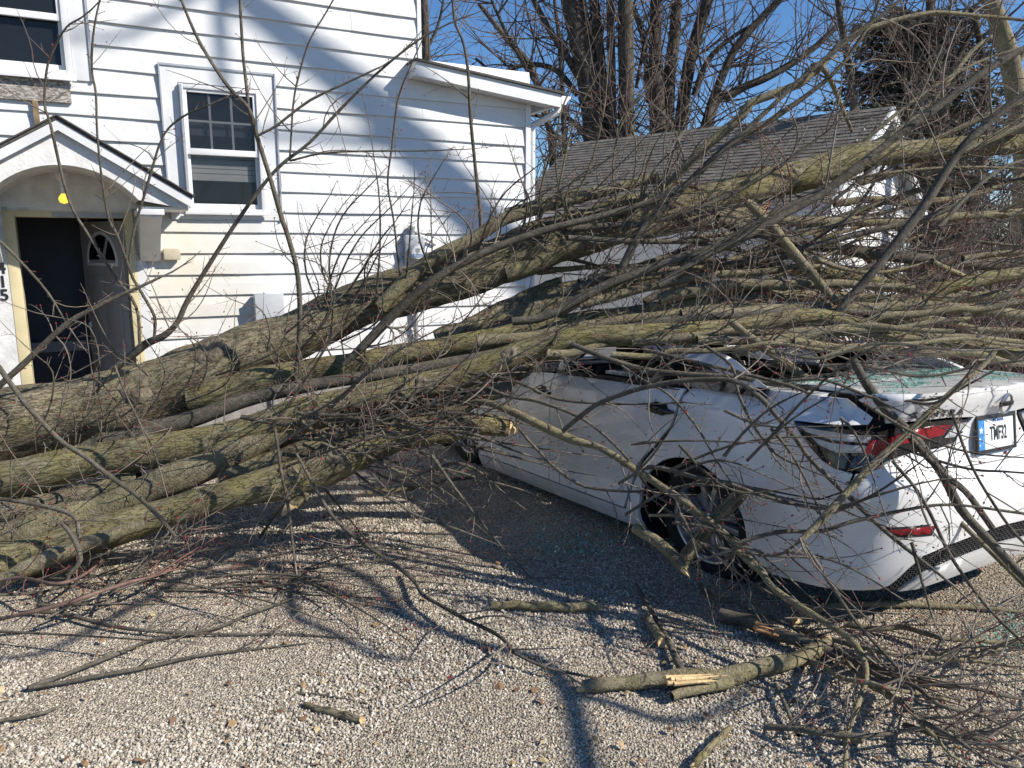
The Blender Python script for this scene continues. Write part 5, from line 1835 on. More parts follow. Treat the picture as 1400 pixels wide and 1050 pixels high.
limb([(1000, 428, 13), (1060, 424, 15), (1143, 421, 16), (1200, 422, 16), (1260, 418, 15), (1330, 424, 14), (1400, 431, 13), (1500, 440, 9)], 4.5, 4.7, 'limb', 8, (0.3, 0.8), 2, (0.5, -0.1, 0.3), None, 0.02, 14)
limb([(940, 350, 9), (1000, 360, 10), (1060, 352, 10), (1100, 340, 9), (1180, 318, 8), (1260, 300, 7), (1330, 270, 5)], 4.9, 5.0, 'greybark', 8, (0.3, 0.8), 3, (0.4, 0, 0.4), None, 0.0, 10)
limb([(700, 440, 11), (740, 434, 12), (790, 410, 13), (833, 388, 13), (870, 375, 12), (920, 355, 11), (980, 336, 10), (1040, 300, 9), (1100, 272, 8), (1180, 230, 6)], 4.55, 4.6, 'greybark', 6, (0.3, 0.8), 2, (0.3, 0, 0.4), None, 0.0, 12)
limb([(848, 372, 11), (880, 310, 11), (910, 284, 10), (940, 250, 9), (1000, 196, 8), (1060, 160, 7), (1140, 100, 5), (1190, 30, 4), (1210, -30, 3)], 4.7, 4.8, 'greybark', 6, (0.3, 0.8), 2, (0.3, 0, 0.5), None, 0.0, 10)
limb([(690, 288, 6), (740, 276, 9), (800, 262, 9), (840, 258, 9), (905, 246, 8), (960, 258, 7)], 5.1, 5.2, 'limb', 8, (0.3, 0.7), 2, (0.3, 0, 0.5), None, 0.0, 10)
for (x0, y0, x1, y1, Y) in ((900, 420, 1330, 320, 5.2), (1050, 400, 1440, 330, 5.3), (1180, 250, 1450, 120, 6.4), (1150, 280, 1460, 220, 6.4), (1180, 210, 1360, 40, 6.4), (1200, 440, 1460, 460, 5.0), (1180, 350, 1440, 400, 5.5)):
    pts = []
    n = 7
    for i in range(n + 1):
        t = i / n
        pts.append((x0 + (x1 - x0) * t + rng.uniform(-12, 12), y0 + (y1 - y0) * t + rng.uniform(-12, 12) + 18 * math.sin(3.1 * t), 10 - 6 * t))
    limb(pts, Y, Y + 0.4, rng.choice(('limb', 'greybark')), 8, (0.3, 0.9), 2, (0.5, 0, 0.4), None, 0.0, 10)

# shoots standing up in front of the house wall
V = lambda pts, Y0, Y1, **k_: limb([(x_, y_, w_ * 0.66) for x_, y_, w_ in pts], Y0, Y1, k_.pop('mat', 'greybark'), k_.pop('tw', 5), k_.pop('tl', (0.12, 0.5)), k_.pop('lvl', 1), k_.pop('pull', UP), None, 0.0, 8, curl=4.5, kids=0.6, **k_)
V([(404, 520, 11), (410, 450, 11), (407, 378, 10), (393, 321, 10), (386, 300, 10), (369, 243, 9), (351, 186, 9), (340, 149, 8), (311, 117, 7), (274, 60, 6), (248, 0, 5), (235, -40, 4)], 4.65, 4.35)
V([(340, 149, 6), (332, 71, 6), (328, 0, 5), (325, -50, 4)], 4.5, 4.4)
V([(351, 186, 5), (379, 171, 5), (424, 137, 5), (487, 107, 4), (521, 91, 3)], 4.45, 4.5)
V([(155, 505, 14), (180, 486, 15), (200, 470, 15), (225, 458, 13), (243, 440, 11), (257, 410, 10), (286, 361, 9), (323, 304, 8), (360, 253, 7), (387, 223, 7), (424, 194, 6), (464, 151, 6), (519, 97, 5), (573, 54, 4), (616, 31, 3)], 4.65, 4.5)
V([(396, 220, 4), (401, 143, 4), (410, 97, 4), (424, 54, 3), (444, 20, 3), (461, -10, 3)], 4.6, 4.5)
V([(396, 220, 4), (433, 211, 4), (479, 207, 4), (579, 206, 3), (636, 204, 2)], 4.6, 4.6)
V([(211, 461, 6), (211, 433, 6), (194, 401, 6), (177, 367, 5), (183, 316, 5), (197, 268, 5), (206, 237, 5), (223, 186, 4), (249, 160, 4), (286, 143, 3)], 4.6, 4.4)
V([(191, 470, 6), (186, 419, 6), (154, 373, 6), (123, 324, 5), (94, 273, 5), (69, 171, 5), (61, 143, 4), (64, 94, 4), (74, 66, 4), (91, 37, 3), (111, 24, 3)], 4.6, 4.3)
V([(177, 367, 5), (160, 321, 5), (149, 300, 5), (140, 251, 4), (133, 183, 4), (131, 129, 4), (126, 100, 4), (126, 63, 4), (131, 23, 3), (142, -20, 3)], 4.5, 4.3)
V([(-30, 560, 12), (0, 527, 11), (37, 493, 11), (86, 447, 10), (123, 424, 9), (171, 401, 7), (220, 379, 4)], 4.3, 4.45)
V([(-40, 300, 5), (0, 330, 5), (34, 364, 5), (66, 401, 4), (89, 439, 3)], 4.3, 4.4)
V([(240, 734, 7), (214, 703, 8), (186, 677, 8), (149, 650, 9), (114, 623, 9), (80, 600, 9), (37, 554, 9), (0, 505, 9), (-40, 450, 8)][::-1], 3.7, 3.35, pull=(0, 0, 0.1))
V([(157, 500, 4), (171, 537, 4), (189, 574, 4), (206, 606, 4), (217, 637, 3)], 4.0, 3.9, pull=(0, 0, -0.2))
V([(655, 345, 9), (657, 300, 8), (650, 229, 7), (644, 171, 7), (640, 100, 6), (633, 57, 5), (621, 26, 5), (618, -30, 4)], 5.0, 4.8)
V([(548, 385, 5), (538, 300, 4), (530, 251, 4), (536, 200, 4), (544, 137, 4), (561, 91, 3), (575, 60, 2)], 4.95, 4.8)
for i in range(15):
    x = rng.uniform(400, 720)
    y = 430 - (x - 400) * 0.36 + rng.uniform(-5, 20)
    h = rng.uniform(60, 200)
    dx = rng.uniform(-10, 90)
    bow = rng.uniform(-25, 25)
    V([(x, y, 4.5), (x + dx * 0.25 + bow, y - h * 0.35, 4), (x + dx * 0.55 + bow, y - h * 0.7, 3.2), (x + dx, y - h, 2.2)], 4.9, 4.7, tw=5)
for i in range(14):
    x = rng.uniform(700, 900)
    y = 330 - (x - 700) * 0.3
    h = rng.uniform(60, 220)
    dx = rng.uniform(-40, 80)
    bow = rng.uniform(-25, 25)
    V([(x, y, 5), (x + dx * 0.25 + bow, y - h * 0.35, 4.2), (x + dx * 0.55 + bow, y - h * 0.7, 3.4), (x + dx, y - h, 2.4)], 5.0, 4.9, tw=6, mat='limb')
for i in range(26):                                    # thin hooked shoots at the left, before the door and over the stems
    x = rng.uniform(0, 560)
    y = 600 - x * 0.33 + rng.uniform(-20, 60)
    a = rng.uniform(0.3, 2.6)
    h = rng.uniform(50, 130)
    V([(x, y, 4), (x + h * 0.4 * math.cos(a) + 8, y - h * 0.4 * math.sin(a), 3.4), (x + h * 0.75 * math.cos(a), y - h * 0.8 * math.sin(a), 2.8), (x + h * math.cos(a + 0.3), y - h * math.sin(a + 0.3), 2)], 4.2, 4.1, tw=5)

# branches hanging in front of the car
H = lambda pts, Y0, Y1, **k_: limb([(x_, y_, w_ * 0.84) for x_, y_, w_ in pts], Y0, Y1, k_.pop('mat', 'greybark'), k_.pop('tw', 7), k_.pop('tl', (0.15, 0.5)), k_.pop('lvl', 2), k_.pop('pull', (0.3, -0.1, -0.15)), None, 0.0, 10, curl=4.5, kids=0.7, **k_)
H([(630, 552, 8), (665, 550, 12), (700, 562, 14), (735, 580, 15), (771, 596, 15), (795, 605, 13), (823, 614, 11), (866, 640, 12), (906, 666, 12), (951, 697, 12), (986, 726, 11), (1034, 771, 11), (1051, 797, 10)], 3.9, 3.05, mat='limb')
H([(1000, 745, 9), (1020, 765, 10), (1040, 781, 10), (1057, 804, 10), (1109, 839, 10), (1160, 872, 10), (1180, 900, 9), (1184, 930, 8), (1171, 967, 8), (1160, 1000, 7), (1155, 1060, 7)], 3.1, 2.15, mat='limb')
H([(770, 590, 8), (777, 583, 8), (814, 554, 8), (850, 539, 8), (886, 529, 8), (940, 520, 8), (1000, 520, 8), (1035, 540, 8), (1057, 563, 8), (1086, 597, 8), (1109, 629, 7), (1171, 689, 7), (1223, 737, 6), (1290, 790, 4)], 3.6, 2.75)
H([(1000, 440, 12), (1028, 464, 14), (1071, 493, 14), (1114, 527, 14), (1157, 551, 13), (1171, 580, 10), (1206, 620, 9), (1240, 650, 8), (1274, 677, 8), (1343, 743, 7), (1400, 800, 6), (1450, 850, 5)], 4.0, 2.7, mat='limb')
H([(1165, 490, 12), (1180, 517, 14), (1211, 560, 14), (1240, 589, 14), (1286, 643, 14), (1314, 697, 13), (1357, 743, 12), (1400, 790, 11), (1450, 840, 9)], 3.2, 2.65)
H([(1245, 600, 9), (1290, 648, 9), (1320, 672, 9), (1357, 722, 9)], 2.9, 2.8, tw=2)
H([(1360, 480, 7), (1343, 500, 8), (1300, 537, 8), (1257, 577, 9), (1200, 629, 11), (1157, 674, 11), (1131, 703, 12), (1094, 740, 9)], 3.0, 2.75, mat='limb')
H([(1094, 740, 4), (1060, 760, 4), (1020, 748, 5), (1000, 752, 5)], 2.8, 2.9)
H([(1094, 735, 6), (1120, 775, 6), (1140, 805, 6), (1170, 850, 5), (1215, 900, 5), (1270, 960, 4)], 2.75, 2.4)
H([(1000, 745, 6), (1060, 728, 7), (1120, 726, 6), (1170, 712, 6), (1240, 697, 5), (1300, 690, 4), (1400, 702, 4)], 2.9, 2.75)
H([(1000, 662, 6), (1050, 680, 6), (1130, 695, 5), (1210, 674, 4)], 3.1, 2.9)
H([(870, 640, 8), (905, 640, 8), (960, 655, 8), (1000, 662, 7), (1060, 678, 5)], 3.4, 3.1)
H([(640, 515, 5), (690, 540, 6), (740, 550, 6), (800, 575, 5), (850, 618, 5), (900, 680, 4), (960, 697, 3)], 3.9, 3.3, tw=5)
H([(700, 575, 5), (730, 610, 5), (760, 640, 5), (800, 665, 5), (860, 672, 4), (905, 668, 4)], 3.8, 3.5, tw=7)
H([(780, 470, 9), (830, 490, 9), (880, 505, 9), (940, 512, 9), (1000, 515, 8), (1060, 525, 7), (1120, 530, 5)], 3.9, 3.4, tw=9)
H([(880, 478, 6), (950, 495, 6), (1020, 512, 6), (1100, 535, 5), (1180, 585, 5), (1230, 612, 4), (1320, 640, 4), (1380, 645, 3)], 3.7, 2.8, tw=8)
H([(960, 470, 5), (1000, 500, 5), (1010, 540, 5), (1030, 580, 5), (1060, 620, 4), (1100, 640, 3)], 3.6, 3.0, tw=8)
H([(1070, 520, 5), (1130, 520, 5), (1200, 545, 5), (1280, 545, 4), (1335, 520, 3)], 3.2, 3.0, tw=9, pull=(0.2, 0, 0.4))
H([(1120, 500, 5), (1180, 500, 5), (1260, 515, 4), (1340, 500, 4), (1420, 490, 3)], 3.4, 3.2, tw=9, pull=(0.2, 0, 0.4))
H([(1060, 480, 5), (1120, 490, 5), (1200, 470, 4), (1300, 478, 4)], 3.7, 3.6, tw=10, pull=(0.2, 0, 0.3))
H([(850, 500, 4), (880, 520, 4), (915, 540, 4), (950, 580, 4), (980, 630, 3), (1000, 660, 2)], 3.5, 3.2, tw=6)
H([(640, 510, 5), (700, 520, 5), (760, 545, 5), (830, 552, 4), (900, 552, 3)], 4.0, 3.6, tw=4)
H([(1300, 560, 4), (1330, 640, 4), (1380, 720, 4), (1420, 760, 3)], 2.7, 2.6, tw=6)
H([(1220, 630, 5), (1260, 680, 5), (1300, 760, 5), (1350, 830, 4), (1400, 880, 4)], 2.75, 2.4, tw=6)
for (x0, y0, x1, y1, w0, Y) in ((660, 470, 1080, 420, 18, 4.45), (700, 492, 1120, 455, 15, 4.15), (740, 486, 1010, 470, 13, 4.05), (820, 452, 1260, 430, 16, 4.35), (860, 472, 1300, 452, 13, 4.1), (930, 430, 1420, 455, 14, 4.4), (960, 468, 1440, 470, 12, 4.0), (1000, 482, 1330, 440, 11, 3.95), (1080, 470, 1440, 505, 12, 3.85), (900, 405, 1250, 392, 18, 4.7), (800, 420, 1120, 360, 14, 4.7), (1120, 452, 1440, 415, 12, 4.2), (840, 490, 1150, 478, 9, 3.85), (1120, 488, 1400, 470, 8, 3.7)):
    n = 7
    pts = [(x0 + (x1 - x0) * q / n + rng.uniform(-8, 8), y0 + (y1 - y0) * q / n + rng.uniform(-5, 5) - 10 * math.sin(3.14 * q / n), w0 * (1 - 0.55 * q / n)) for q in range(n + 1)]
    limb(pts, Y, Y + rng.uniform(-0.15, 0.25), rng.choice(('limb', 'moss', 'greybark', 'limb')), 9, (0.2, 0.6), 2, (0.4, -0.1, 0.2), None, 0.02, 12)
# filling the gap between roof, garage and crown
for i in range(20):
    x0 = rng.uniform(690, 960)
    y0 = rng.uniform(310, 440)
    ln_ = rng.uniform(160, 420)
    a_ = rng.gauss(0.22, 0.28)
    bow = rng.uniform(-30, 30)
    n = 6
    pts = [(x0 + ln_ * t * math.cos(a_) , y0 - ln_ * t * math.sin(a_) + bow * math.sin(3.14 * t), rng.uniform(6, 12) * (1 - 0.65 * t)) for t in [q / n for q in range(n + 1)]]
    w0 = pts[0][2]
    pts = [(x, y, w0 * (1 - 0.65 * q / n)) for q, (x, y, w) in enumerate(pts)]
    Yq = rng.uniform(4.6, 5.4)
    limb(pts, Yq, Yq + rng.uniform(-0.1, 0.5), rng.choice(('limb', 'greybark')), 10, (0.2, 0.7), 2, (0.3, 0, 0.4), None, 0.0, 9)
for i in range(16):                                    # hooked shoots massed under the long limb, left of the car
    x0, y0 = rng.uniform(360, 560), rng.uniform(560, 625)
    ln_ = rng.uniform(80, 240)
    a_ = rng.gauss(0.05, 0.35)
    bow = rng.uniform(-22, 22)
    pts = [(x0 + ln_ * t * math.cos(a_), y0 - ln_ * t * math.sin(a_) + bow * math.sin(3.14 * t), 5.5 * (1 - 0.65 * t)) for t in (0, 0.25, 0.5, 0.75, 1)]
    Yq = rng.uniform(3.75, 4.0)
    limb(pts, Yq, Yq - 0.1, 'greybark', 10, (0.1, 0.4), 2, (0.3, -0.1, 0.0), None, 0.0, 7, curl=3.5, kids=0.8)
for i in range(24):                                    # thin stuff all over the right side
    x0, y0 = rng.uniform(1000, 1330), rng.uniform(190, 440)
    ln_ = rng.uniform(160, 380)
    a_ = rng.gauss(0.35, 0.4)
    bow = rng.uniform(-40, 40)
    w0 = rng.uniform(4.5, 8)
    pts = [(x0 + ln_ * t * math.cos(a_), y0 - ln_ * t * math.sin(a_) + bow * math.sin(3.14 * t), w0 * (1 - 0.65 * t)) for t in (0, 0.2, 0.4, 0.6, 0.8, 1)]
    Yq = rng.uniform(5.4, 6.6) if y0 < 300 else rng.uniform(4.5, 6.0)
    limb(pts, Yq, Yq + rng.uniform(-0.2, 0.4), rng.choice(('limb', 'greybark')), 7, (0.2, 0.8), 2, (0.3, 0, 0.3), None, 0.0, 7, curl=2.8)
for i in range(22):                                    # shoots hanging round the car's rear and wheel
    x0, y0 = rng.uniform(820, 1250), rng.uniform(540, 760)
    ln_ = rng.uniform(90, 260)
    a_ = rng.uniform(-1.4, 0.9)
    bow = rng.uniform(-30, 30)
    pts = [(x0 + ln_ * t * math.cos(a_), y0 - ln_ * t * math.sin(a_) + bow * math.sin(3.14 * t), 4.6 * (1 - 0.6 * t)) for t in (0, 0.25, 0.5, 0.75, 1)]
    Yq = 3.25 - (x0 - 820) * 0.0012
    limb(pts, Yq, Yq - 0.15, 'greybark', 7, (0.1, 0.35), 1, (0.2, -0.1, -0.1), None, 0.0, 7, curl=3.5, kids=0.7)
for i in range(26):                                    # fine stuff trailing on the gravel below the lowest stem
    x0, y0 = rng.uniform(-60, 420), 0
    y0 = 830 - x0 * 0.16 + rng.uniform(-40, 30)
    ln_ = rng.uniform(90, 260)
    a_ = rng.gauss(0.22, 0.3)
    bow = rng.uniform(-16, 16)
    pts = [(x0 + ln_ * t * math.cos(a_), y0 - ln_ * t * math.sin(a_) + bow * math.sin(3.14 * t), 3.6 * (1 - 0.6 * t)) for t in (0, 0.25, 0.5, 0.75, 1)]
    q0 = on_ground(pts[0][0], pts[0][1], 0.05)
    q1 = on_ground(pts[-1][0], pts[-1][1], 0.10)
    limb(pts, q0.y, min(q1.y, 3.6), 'greybark', 8, (0.1, 0.4), 1, (0.3, 0.0, -0.1), None, 0.0, 6, curl=4.5, kids=0.8, twmat='redtwig' if i % 9 == 0 else 'twig')
for i in range(17):                                    # the nest of shoots under the long limb
    x0, y0 = rng.uniform(350, 620), rng.uniform(560, 650)
    ln_ = rng.uniform(70, 220)
    a_ = rng.gauss(0.0, 0.5)
    bow = rng.uniform(-26, 26)
    pts = [(x0 + ln_ * t * math.cos(a_), y0 - ln_ * t * math.sin(a_) + bow * math.sin(3.14 * t), 4.6 * (1 - 0.6 * t)) for t in (0, 0.25, 0.5, 0.75, 1)]
    Yq = rng.uniform(3.65, 4.05)
    limb(pts, Yq, Yq + rng.uniform(-0.2, 0.05), 'greybark', 12, (0.1, 0.4), 2, (0.3, -0.1, 0.0), None, 0.0, 6, curl=4.5, kids=0.8)
# under and among the lower stems
H([(330, 570, 8), (400, 580, 8), (470, 570, 7), (560, 585, 6), (640, 592, 5), (700, 615, 4)], 3.9, 3.75, tw=9, pull=(0.2, -0.1, 0.1))
H([(440, 590, 6), (500, 622, 6), (560, 650, 5), (600, 640, 4), (660, 655, 4)], 3.8, 3.7, tw=7)
H([(376, 586, 5), (384, 643, 5), (393, 686, 5), (403, 769, 4)], 3.6, 3.5, tw=3)
H([(405, 620, 4.5), (430, 665, 5.5), (455, 706, 5.5), (493, 740, 6.5), (550, 780, 6.5), (568, 797, 6)], 3.6, 3.3, tw=5)
H([(490, 662, 4), (540, 685, 5), (560, 700, 4), (590, 712, 4), (630, 725, 3)], 3.6, 3.5, tw=4)
H([(85, 715, 6), (100, 735, 7), (110, 765, 7), (92, 790, 6), (100, 805, 4)], 3.4, 3.3, tw=3)
H([(0, 682, 5), (50, 690, 6), (100, 705, 6), (108, 735, 5)], 3.5, 3.4, tw=4)

# ------------------------------------------------------------------ snapped branches lying on the gravel
def lying(name, label, pts, lift, mat='limb', tw=0, tl=(0.1, 0.35), ends=(), group=None, cat='branch', k=12, lvl=1, endmat='wood', red=False, rise=0.0):
    W = [on_ground(x, y, lift + rise * math.sin(math.pi * i / max(1, len(pts) - 1))) for i, (x, y, w) in enumerate(pts)]
    base = W[0].copy()
    base.z = ground_z(base.x, base.y)
    root = empty(name, base)
    tag(root, label, cat, group)
    rr = [0.5 * w * (p - Vector((0, 0, EYE))).length / FPX for p, (x, y, w) in zip(W, pts)]
    for p, r in zip(W, rr): p.z = max(p.z, ground_z(p.x, p.y) + r * 0.9 + 0.01)
    C = cr([tuple(p - base) for p in W], 8)
    RC = cr([(r, 0, 0) for r in rr], 8)[:, 0]
    g = np.random.default_rng(len(label))
    ss = np.linspace(0, 1, len(C))
    C[:, 2] += np.sin(ss * 19 + g.random() * 6) * RC * 0.2
    RC = RC * (1 + 0.08 * np.sin(ss * 37))
    T = Tubes()
    T.add(C, RC, k, 0, 0.3, 0.02 if k > 10 else 0)
    stem = T.build('stem', M[mat], root)
    if 1 in ends: ragged_end(Vector(C[-1]), Vector(C[-1] - C[-2]), RC[-1], M[endmat], root)
    if 0 in ends: ragged_end(Vector(C[0]), Vector(C[0] - C[1]), RC[0], M[endmat], root)
    if tw:
        S = Tubes()
        ln = float(np.sum(np.linalg.norm(np.diff(C, axis=0), axis=1)))
        for _ in range(int(tw * ln)):
            i = rng.randrange(len(C) - 1)
            d = Vector(C[i + 1] - C[i]).normalized()
            s = rperp(d)
            s.z = abs(s.z) * 0.6
            L = rng.uniform(*tl)
            grow(S, Vector(C[i]) + base, d * 0.8 + s * 0.9, L, min(RC[i] * 0.6, 0.002 + 0.006 * L), lvl, (0.1, 0, -0.15), 1.8, 0.7)
        S.V = [v - np.array(base) for v in S.V]
        S.build('twigs', M['redtwig' if red else 'twig'], root, True)
        bud_mesh('buds', [(Vector(p) - base, d, s) for p, d, s in S.buds], M['bud'], root, 0.004)
    return root, C, RC


r_, C_, RC_ = lying('broken_branch', 'thick greenish branch split lengthwise showing yellow wood, lying on the gravel in front', [(797, 940, 15), (850, 934, 17), (905, 930, 19), (960, 931, 22), (1010, 924, 22), (1060, 912, 20), (1100, 898, 19), (1132, 884, 18)], 0.03, ends=(0, 1), cat='branch')
sp_ = MB()
a_, b2 = on_ground(912, 930, 0.075), on_ground(1000, 924, 0.07)
base_ = r_.location
for i in range(7):
    o_ = Vector((rng.uniform(-0.004, 0.004), rng.uniform(-0.018, 0.014), rng.uniform(-0.006, 0.005)))
    t0, t1 = rng.uniform(0, 0.15), rng.uniform(0.55, 1.0)
    sp_.cyl(a_.lerp(b2, t0) - base_ + o_, a_.lerp(b2, t1) - base_ + o_, 0.009, 0.002, k=6)
sp_.build('split_wood', M['wood'], r_)
s_ = Tubes()
p_ = [on_ground(x, y, 0.03) - base_ for x, y in ((1000, 932), (960, 940), (935, 946), (918, 952))]
s_.add(cr([tuple(p) for p in p_], 5), np.linspace(0.024, 0.016, 16), 12)
s_.build('side_stub', M['limb'], r_)
lying('broken_branch', 'short cut log with pale end lying at the edge of the car shadow', [(672, 827, 10), (720, 828, 11), (770, 830, 12), (815, 829, 13)], 0.03, ends=(1,), cat='log')
lying('stick', 'short bark-covered stick alone on the open gravel near the bottom', [(416, 964, 7), (445, 972, 9), (470, 979, 10), (494, 986, 10)], 0.02, 'bark', ends=(1,), cat='stick')
lying('broken_branch', 'cracked branch with orange torn wood below the rear wheel', [(985, 838, 16), (1020, 850, 17), (1048, 860, 17), (1090, 876, 16), (1140, 893, 15), (1200, 913, 14), (1272, 932, 14)], 0.04, 'greybark', 3, (0.15, 0.4), (1,), cat='branch')
o = MB()
for i in range(6):
    a_ = on_ground(1032 + rng.uniform(-3, 3), 856 + rng.uniform(-4, 4), 0.06)
    b2 = on_ground(1060 + rng.uniform(-6, 6), 866 + rng.uniform(-4, 4), 0.055)
    o.cyl(a_, b2, 0.011, 0.004, k=6)
tag(o.build('wood_splinters', M['orangewood']), 'orange splinters torn open on the branch below the rear wheel', 'splinters')
lying('broken_branch', 'short stubby branch piece on gravel above the split branch, beside a thin dark stick', [(884, 842, 9), (890, 854, 11), (897, 864, 12), (904, 876, 13)], 0.03, 'limb', 4, (0.1, 0.3), (1,), cat='branch')
lying('broken_branch', 'thin dark stick leaning from the stubby piece towards the split branch', [(870, 800, 5), (897, 846, 6), (915, 880, 8), (932, 920, 10)], 0.03, 'greybark', 3, (0.1, 0.3), (), cat='branch', k=8)
lying('broken_branch', 'long leafless branch sprawling over gravel left of the car shadow', [(555, 782, 5.5), (568, 797, 5.5), (579, 813, 5.5), (610, 832, 5.5), (636, 847, 5), (670, 862, 5), (690, 876, 5), (704, 893, 4.5), (750, 913, 4), (830, 930, 3)], 0.03, 'greybark', 9, (0.15, 0.5), (), cat='branch', k=8, rise=0.05)
lying('broken_branch', 'thin curved twig branch on the open gravel at lower left', [(37, 941, 5), (100, 919, 5), (171, 890, 4.5), (214, 873, 4), (271, 867, 3.5), (330, 867, 3), (400, 867, 2.4), (470, 872, 2)], 0.015, 'greybark', 5, (0.1, 0.4), (), cat='branch', k=7)
lying('broken_branch', 'second thin branch beside the curved one at lower left', [(40, 943, 5), (100, 932, 5), (180, 918, 5), (260, 900, 4), (330, 890, 3), (420, 880, 2)], 0.012, 'greybark', 5, (0.1, 0.35), (), cat='branch', k=7)
lying('broken_branch', 'long thin branch below the lowest stem at the left', [(40, 835, 4), (90, 840, 5), (150, 855, 4.5), (230, 865, 4), (290, 860, 3.5), (340, 840, 4), (400, 818, 3)], 0.02, 'greybark', 6, (0.1, 0.4), (), cat='branch', k=7)
lying('red_shoot', 'long red young shoot leaning on gravel at far left', [(-20, 850, 5), (40, 838, 5), (110, 818, 5), (180, 795, 4), (230, 780, 3), (282, 745, 2)], 0.05, 'redtwig', 6, (0.1, 0.4), (), cat='shoot', k=7, red=True, rise=0.12)
lying('red_shoot', 'shorter red shoot crossing the long one at far left', [(-20, 800, 4), (30, 790, 4), (80, 798, 4), (130, 775, 3), (172, 728, 2)], 0.06, 'redtwig', 6, (0.1, 0.3), (), cat='shoot', k=7, red=True, rise=0.1)
lying('broken_branch', 'short bent stick on the gravel at the left edge', [(-10, 988, 4), (30, 982, 4), (62, 975, 4), (76, 969, 3)], 0.012, 'greybark', 4, (0.05, 0.2), (), cat='branch', k=7)
lying('stick', 'thin stick lying over the short bark-covered stick', [(406, 948, 3), (440, 950, 3), (470, 956, 3), (500, 962, 3), (508, 976, 2)], 0.015, 'greybark', 0, (), k=6, cat='stick')
lying('stick', 'pale mossy stick near the bottom below the split branch', [(950, 1046, 9), (965, 1028, 9), (985, 1008, 8), (998, 994, 6)], 0.02, 'moss', 3, (0.05, 0.2), (0,), cat='stick', k=9)
lying('stick', 'dark snapped stick on gravel under the thin branches, lower right', [(1110, 1000, 7), (1140, 1006, 9), (1178, 1014, 11)], 0.015, 'bark', 0, ends=(1,), cat='stick', k=9)
lying('broken_branch', 'thin branch standing out of gravel between the split branch and the bottom edge', [(1060, 935, 4), (1072, 960, 5), (1082, 985, 5), (1092, 1005, 6)], 0.02, 'greybark', 5, (0.1, 0.25), (), cat='branch', k=7)
lying('broken_branch', 'pale broken branch under the car bumper', [(1088, 850, 12), (1110, 838, 11), (1160, 828, 10), (1240, 828, 8), (1320, 830, 6), (1400, 838, 4)], 0.02, 'limb', 7, (0.15, 0.5), (0,), cat='branch', k=9)
lying('broken_branch', 'short mossy branch beneath the lower stems with grey bark', [(500, 672, 8), (530, 670, 9), (560, 667, 8), (568, 664, 7)], 0.05, 'limb', 3, (0.1, 0.3), (1,), cat='branch', k=9)
lying('broken_branch', 'pale forked branch in the car shadow beside the sill', [(592, 660, 5), (620, 655, 6), (650, 653, 5), (680, 656, 4), (705, 668, 3)], 0.06, 'limb', 5, (0.1, 0.3), (), cat='branch', k=8)
ends_ = [((1120, 880), (1420, 1000)), ((1180, 900), (1440, 960)), ((1090, 862), (1400, 905)), ((1200, 940), (1420, 1060)), ((1160, 850), (1440, 870)), ((1150, 890), (1330, 1040)), ((1230, 990), (1430, 1020)), ((1100, 905), (1300, 950)), ((1280, 900), (1430, 860)), ((960, 800), (1130, 870)), ((1040, 1000), (1380, 985))]
what = ['lowest branch reaching right', 'upper branch reaching right', 'branch nearest the split branch', 'branch running to the corner', 'branch just behind the bumper shadow', 'steep branch', 'nearly level branch low down', 'short branch beside the split branch', 'branch rising to the right edge', 'branch coming from under the wheel', 'faint level branch']
for ((x0, y0), (x1, y1)), wd in zip(ends_, what):
    n = 7
    pts = [(x0 + (x1 - x0) * i / n + rng.uniform(-8, 8), y0 + (y1 - y0) * i / n + rng.uniform(-6, 6) + 10 * math.sin(2.5 * i / n), 7.5 - 4.5 * i / n) for i in range(n + 1)]
    lying('broken_branch', 'thin grey branch in the lower right pile on gravel, ' + wd, pts, 0.02, rng.choice(('greybark', 'limb')), 10, (0.12, 0.5), (), 'thin branches piled at lower right', 'branch', 7, 1, rise=rng.uniform(0.03, 0.16))
# wood stuck in the rear wheel
def stickw(label, a, b_, Y0, Y1, w, mat='bark', end='wood'):
    p, q = at(*a, Y0), at(*b_, Y1)
    root = empty('broken_branch', p)
    tag(root, label, 'branch')
    T = Tubes()
    C = cr([(0, 0, 0), tuple((q - p) * 0.5 + Vector((0, 0, 0.02))), tuple(q - p)], 7)
    T.add(C, np.full(len(C), 0.5 * w * Y0 / FPX), 10, rough=0.03)
    T.build('stem', M[mat], root)
    ragged_end(Vector(C[-1]), q - p, 0.5 * w * Y0 / FPX, M[end], root)
stickw('dark branch end jammed across the rear wheel arch', (930, 772), (1012, 676), 3.25, 3.3, 22, 'bark', 'orangewood')
stickw('flat pale slat-like branch lying before the rear wheel', (868, 722), (936, 776), 3.35, 3.12, 16, 'limb', 'wood')
# leaf litter and wood chips
b = MB()
r2 = random.Random(8)
for i in range(520):
    if i < 260: c = on_ground(r2.uniform(0, 1400), 760 + 290 * r2.random() ** 0.8, 0.014)
    elif i < 420: c = on_ground(r2.gauss(120, 120), r2.gauss(800, 30), 0.015)
    else: c = on_ground(r2.gauss(1250, 140), r2.gauss(900, 60), 0.015)
    s = r2.uniform(0.006, 0.02)
    a = r2.random() * 6.28
    u_ = Vector((math.cos(a), math.sin(a), r2.gauss(0, 0.25))) * s
    v_ = Vector((-math.sin(a), math.cos(a), r2.gauss(0, 0.35))) * s * r2.uniform(0.3, 0.7)
    h = Vector((0, 0, s * 0.35))
    b.add([c - u_, c - u_ * 0.3 + v_ + h, c + u_ * 0.5 + v_ * 0.8 + h * 0.5, c + u_, c + u_ * 0.4 - v_ + h * 0.8, c - u_ * 0.4 - v_ * 0.8], [(0, 1, 5), (1, 2, 4, 5), (2, 3, 4)])
ml, nt, bs, L = nodes_of('dry_leaf')
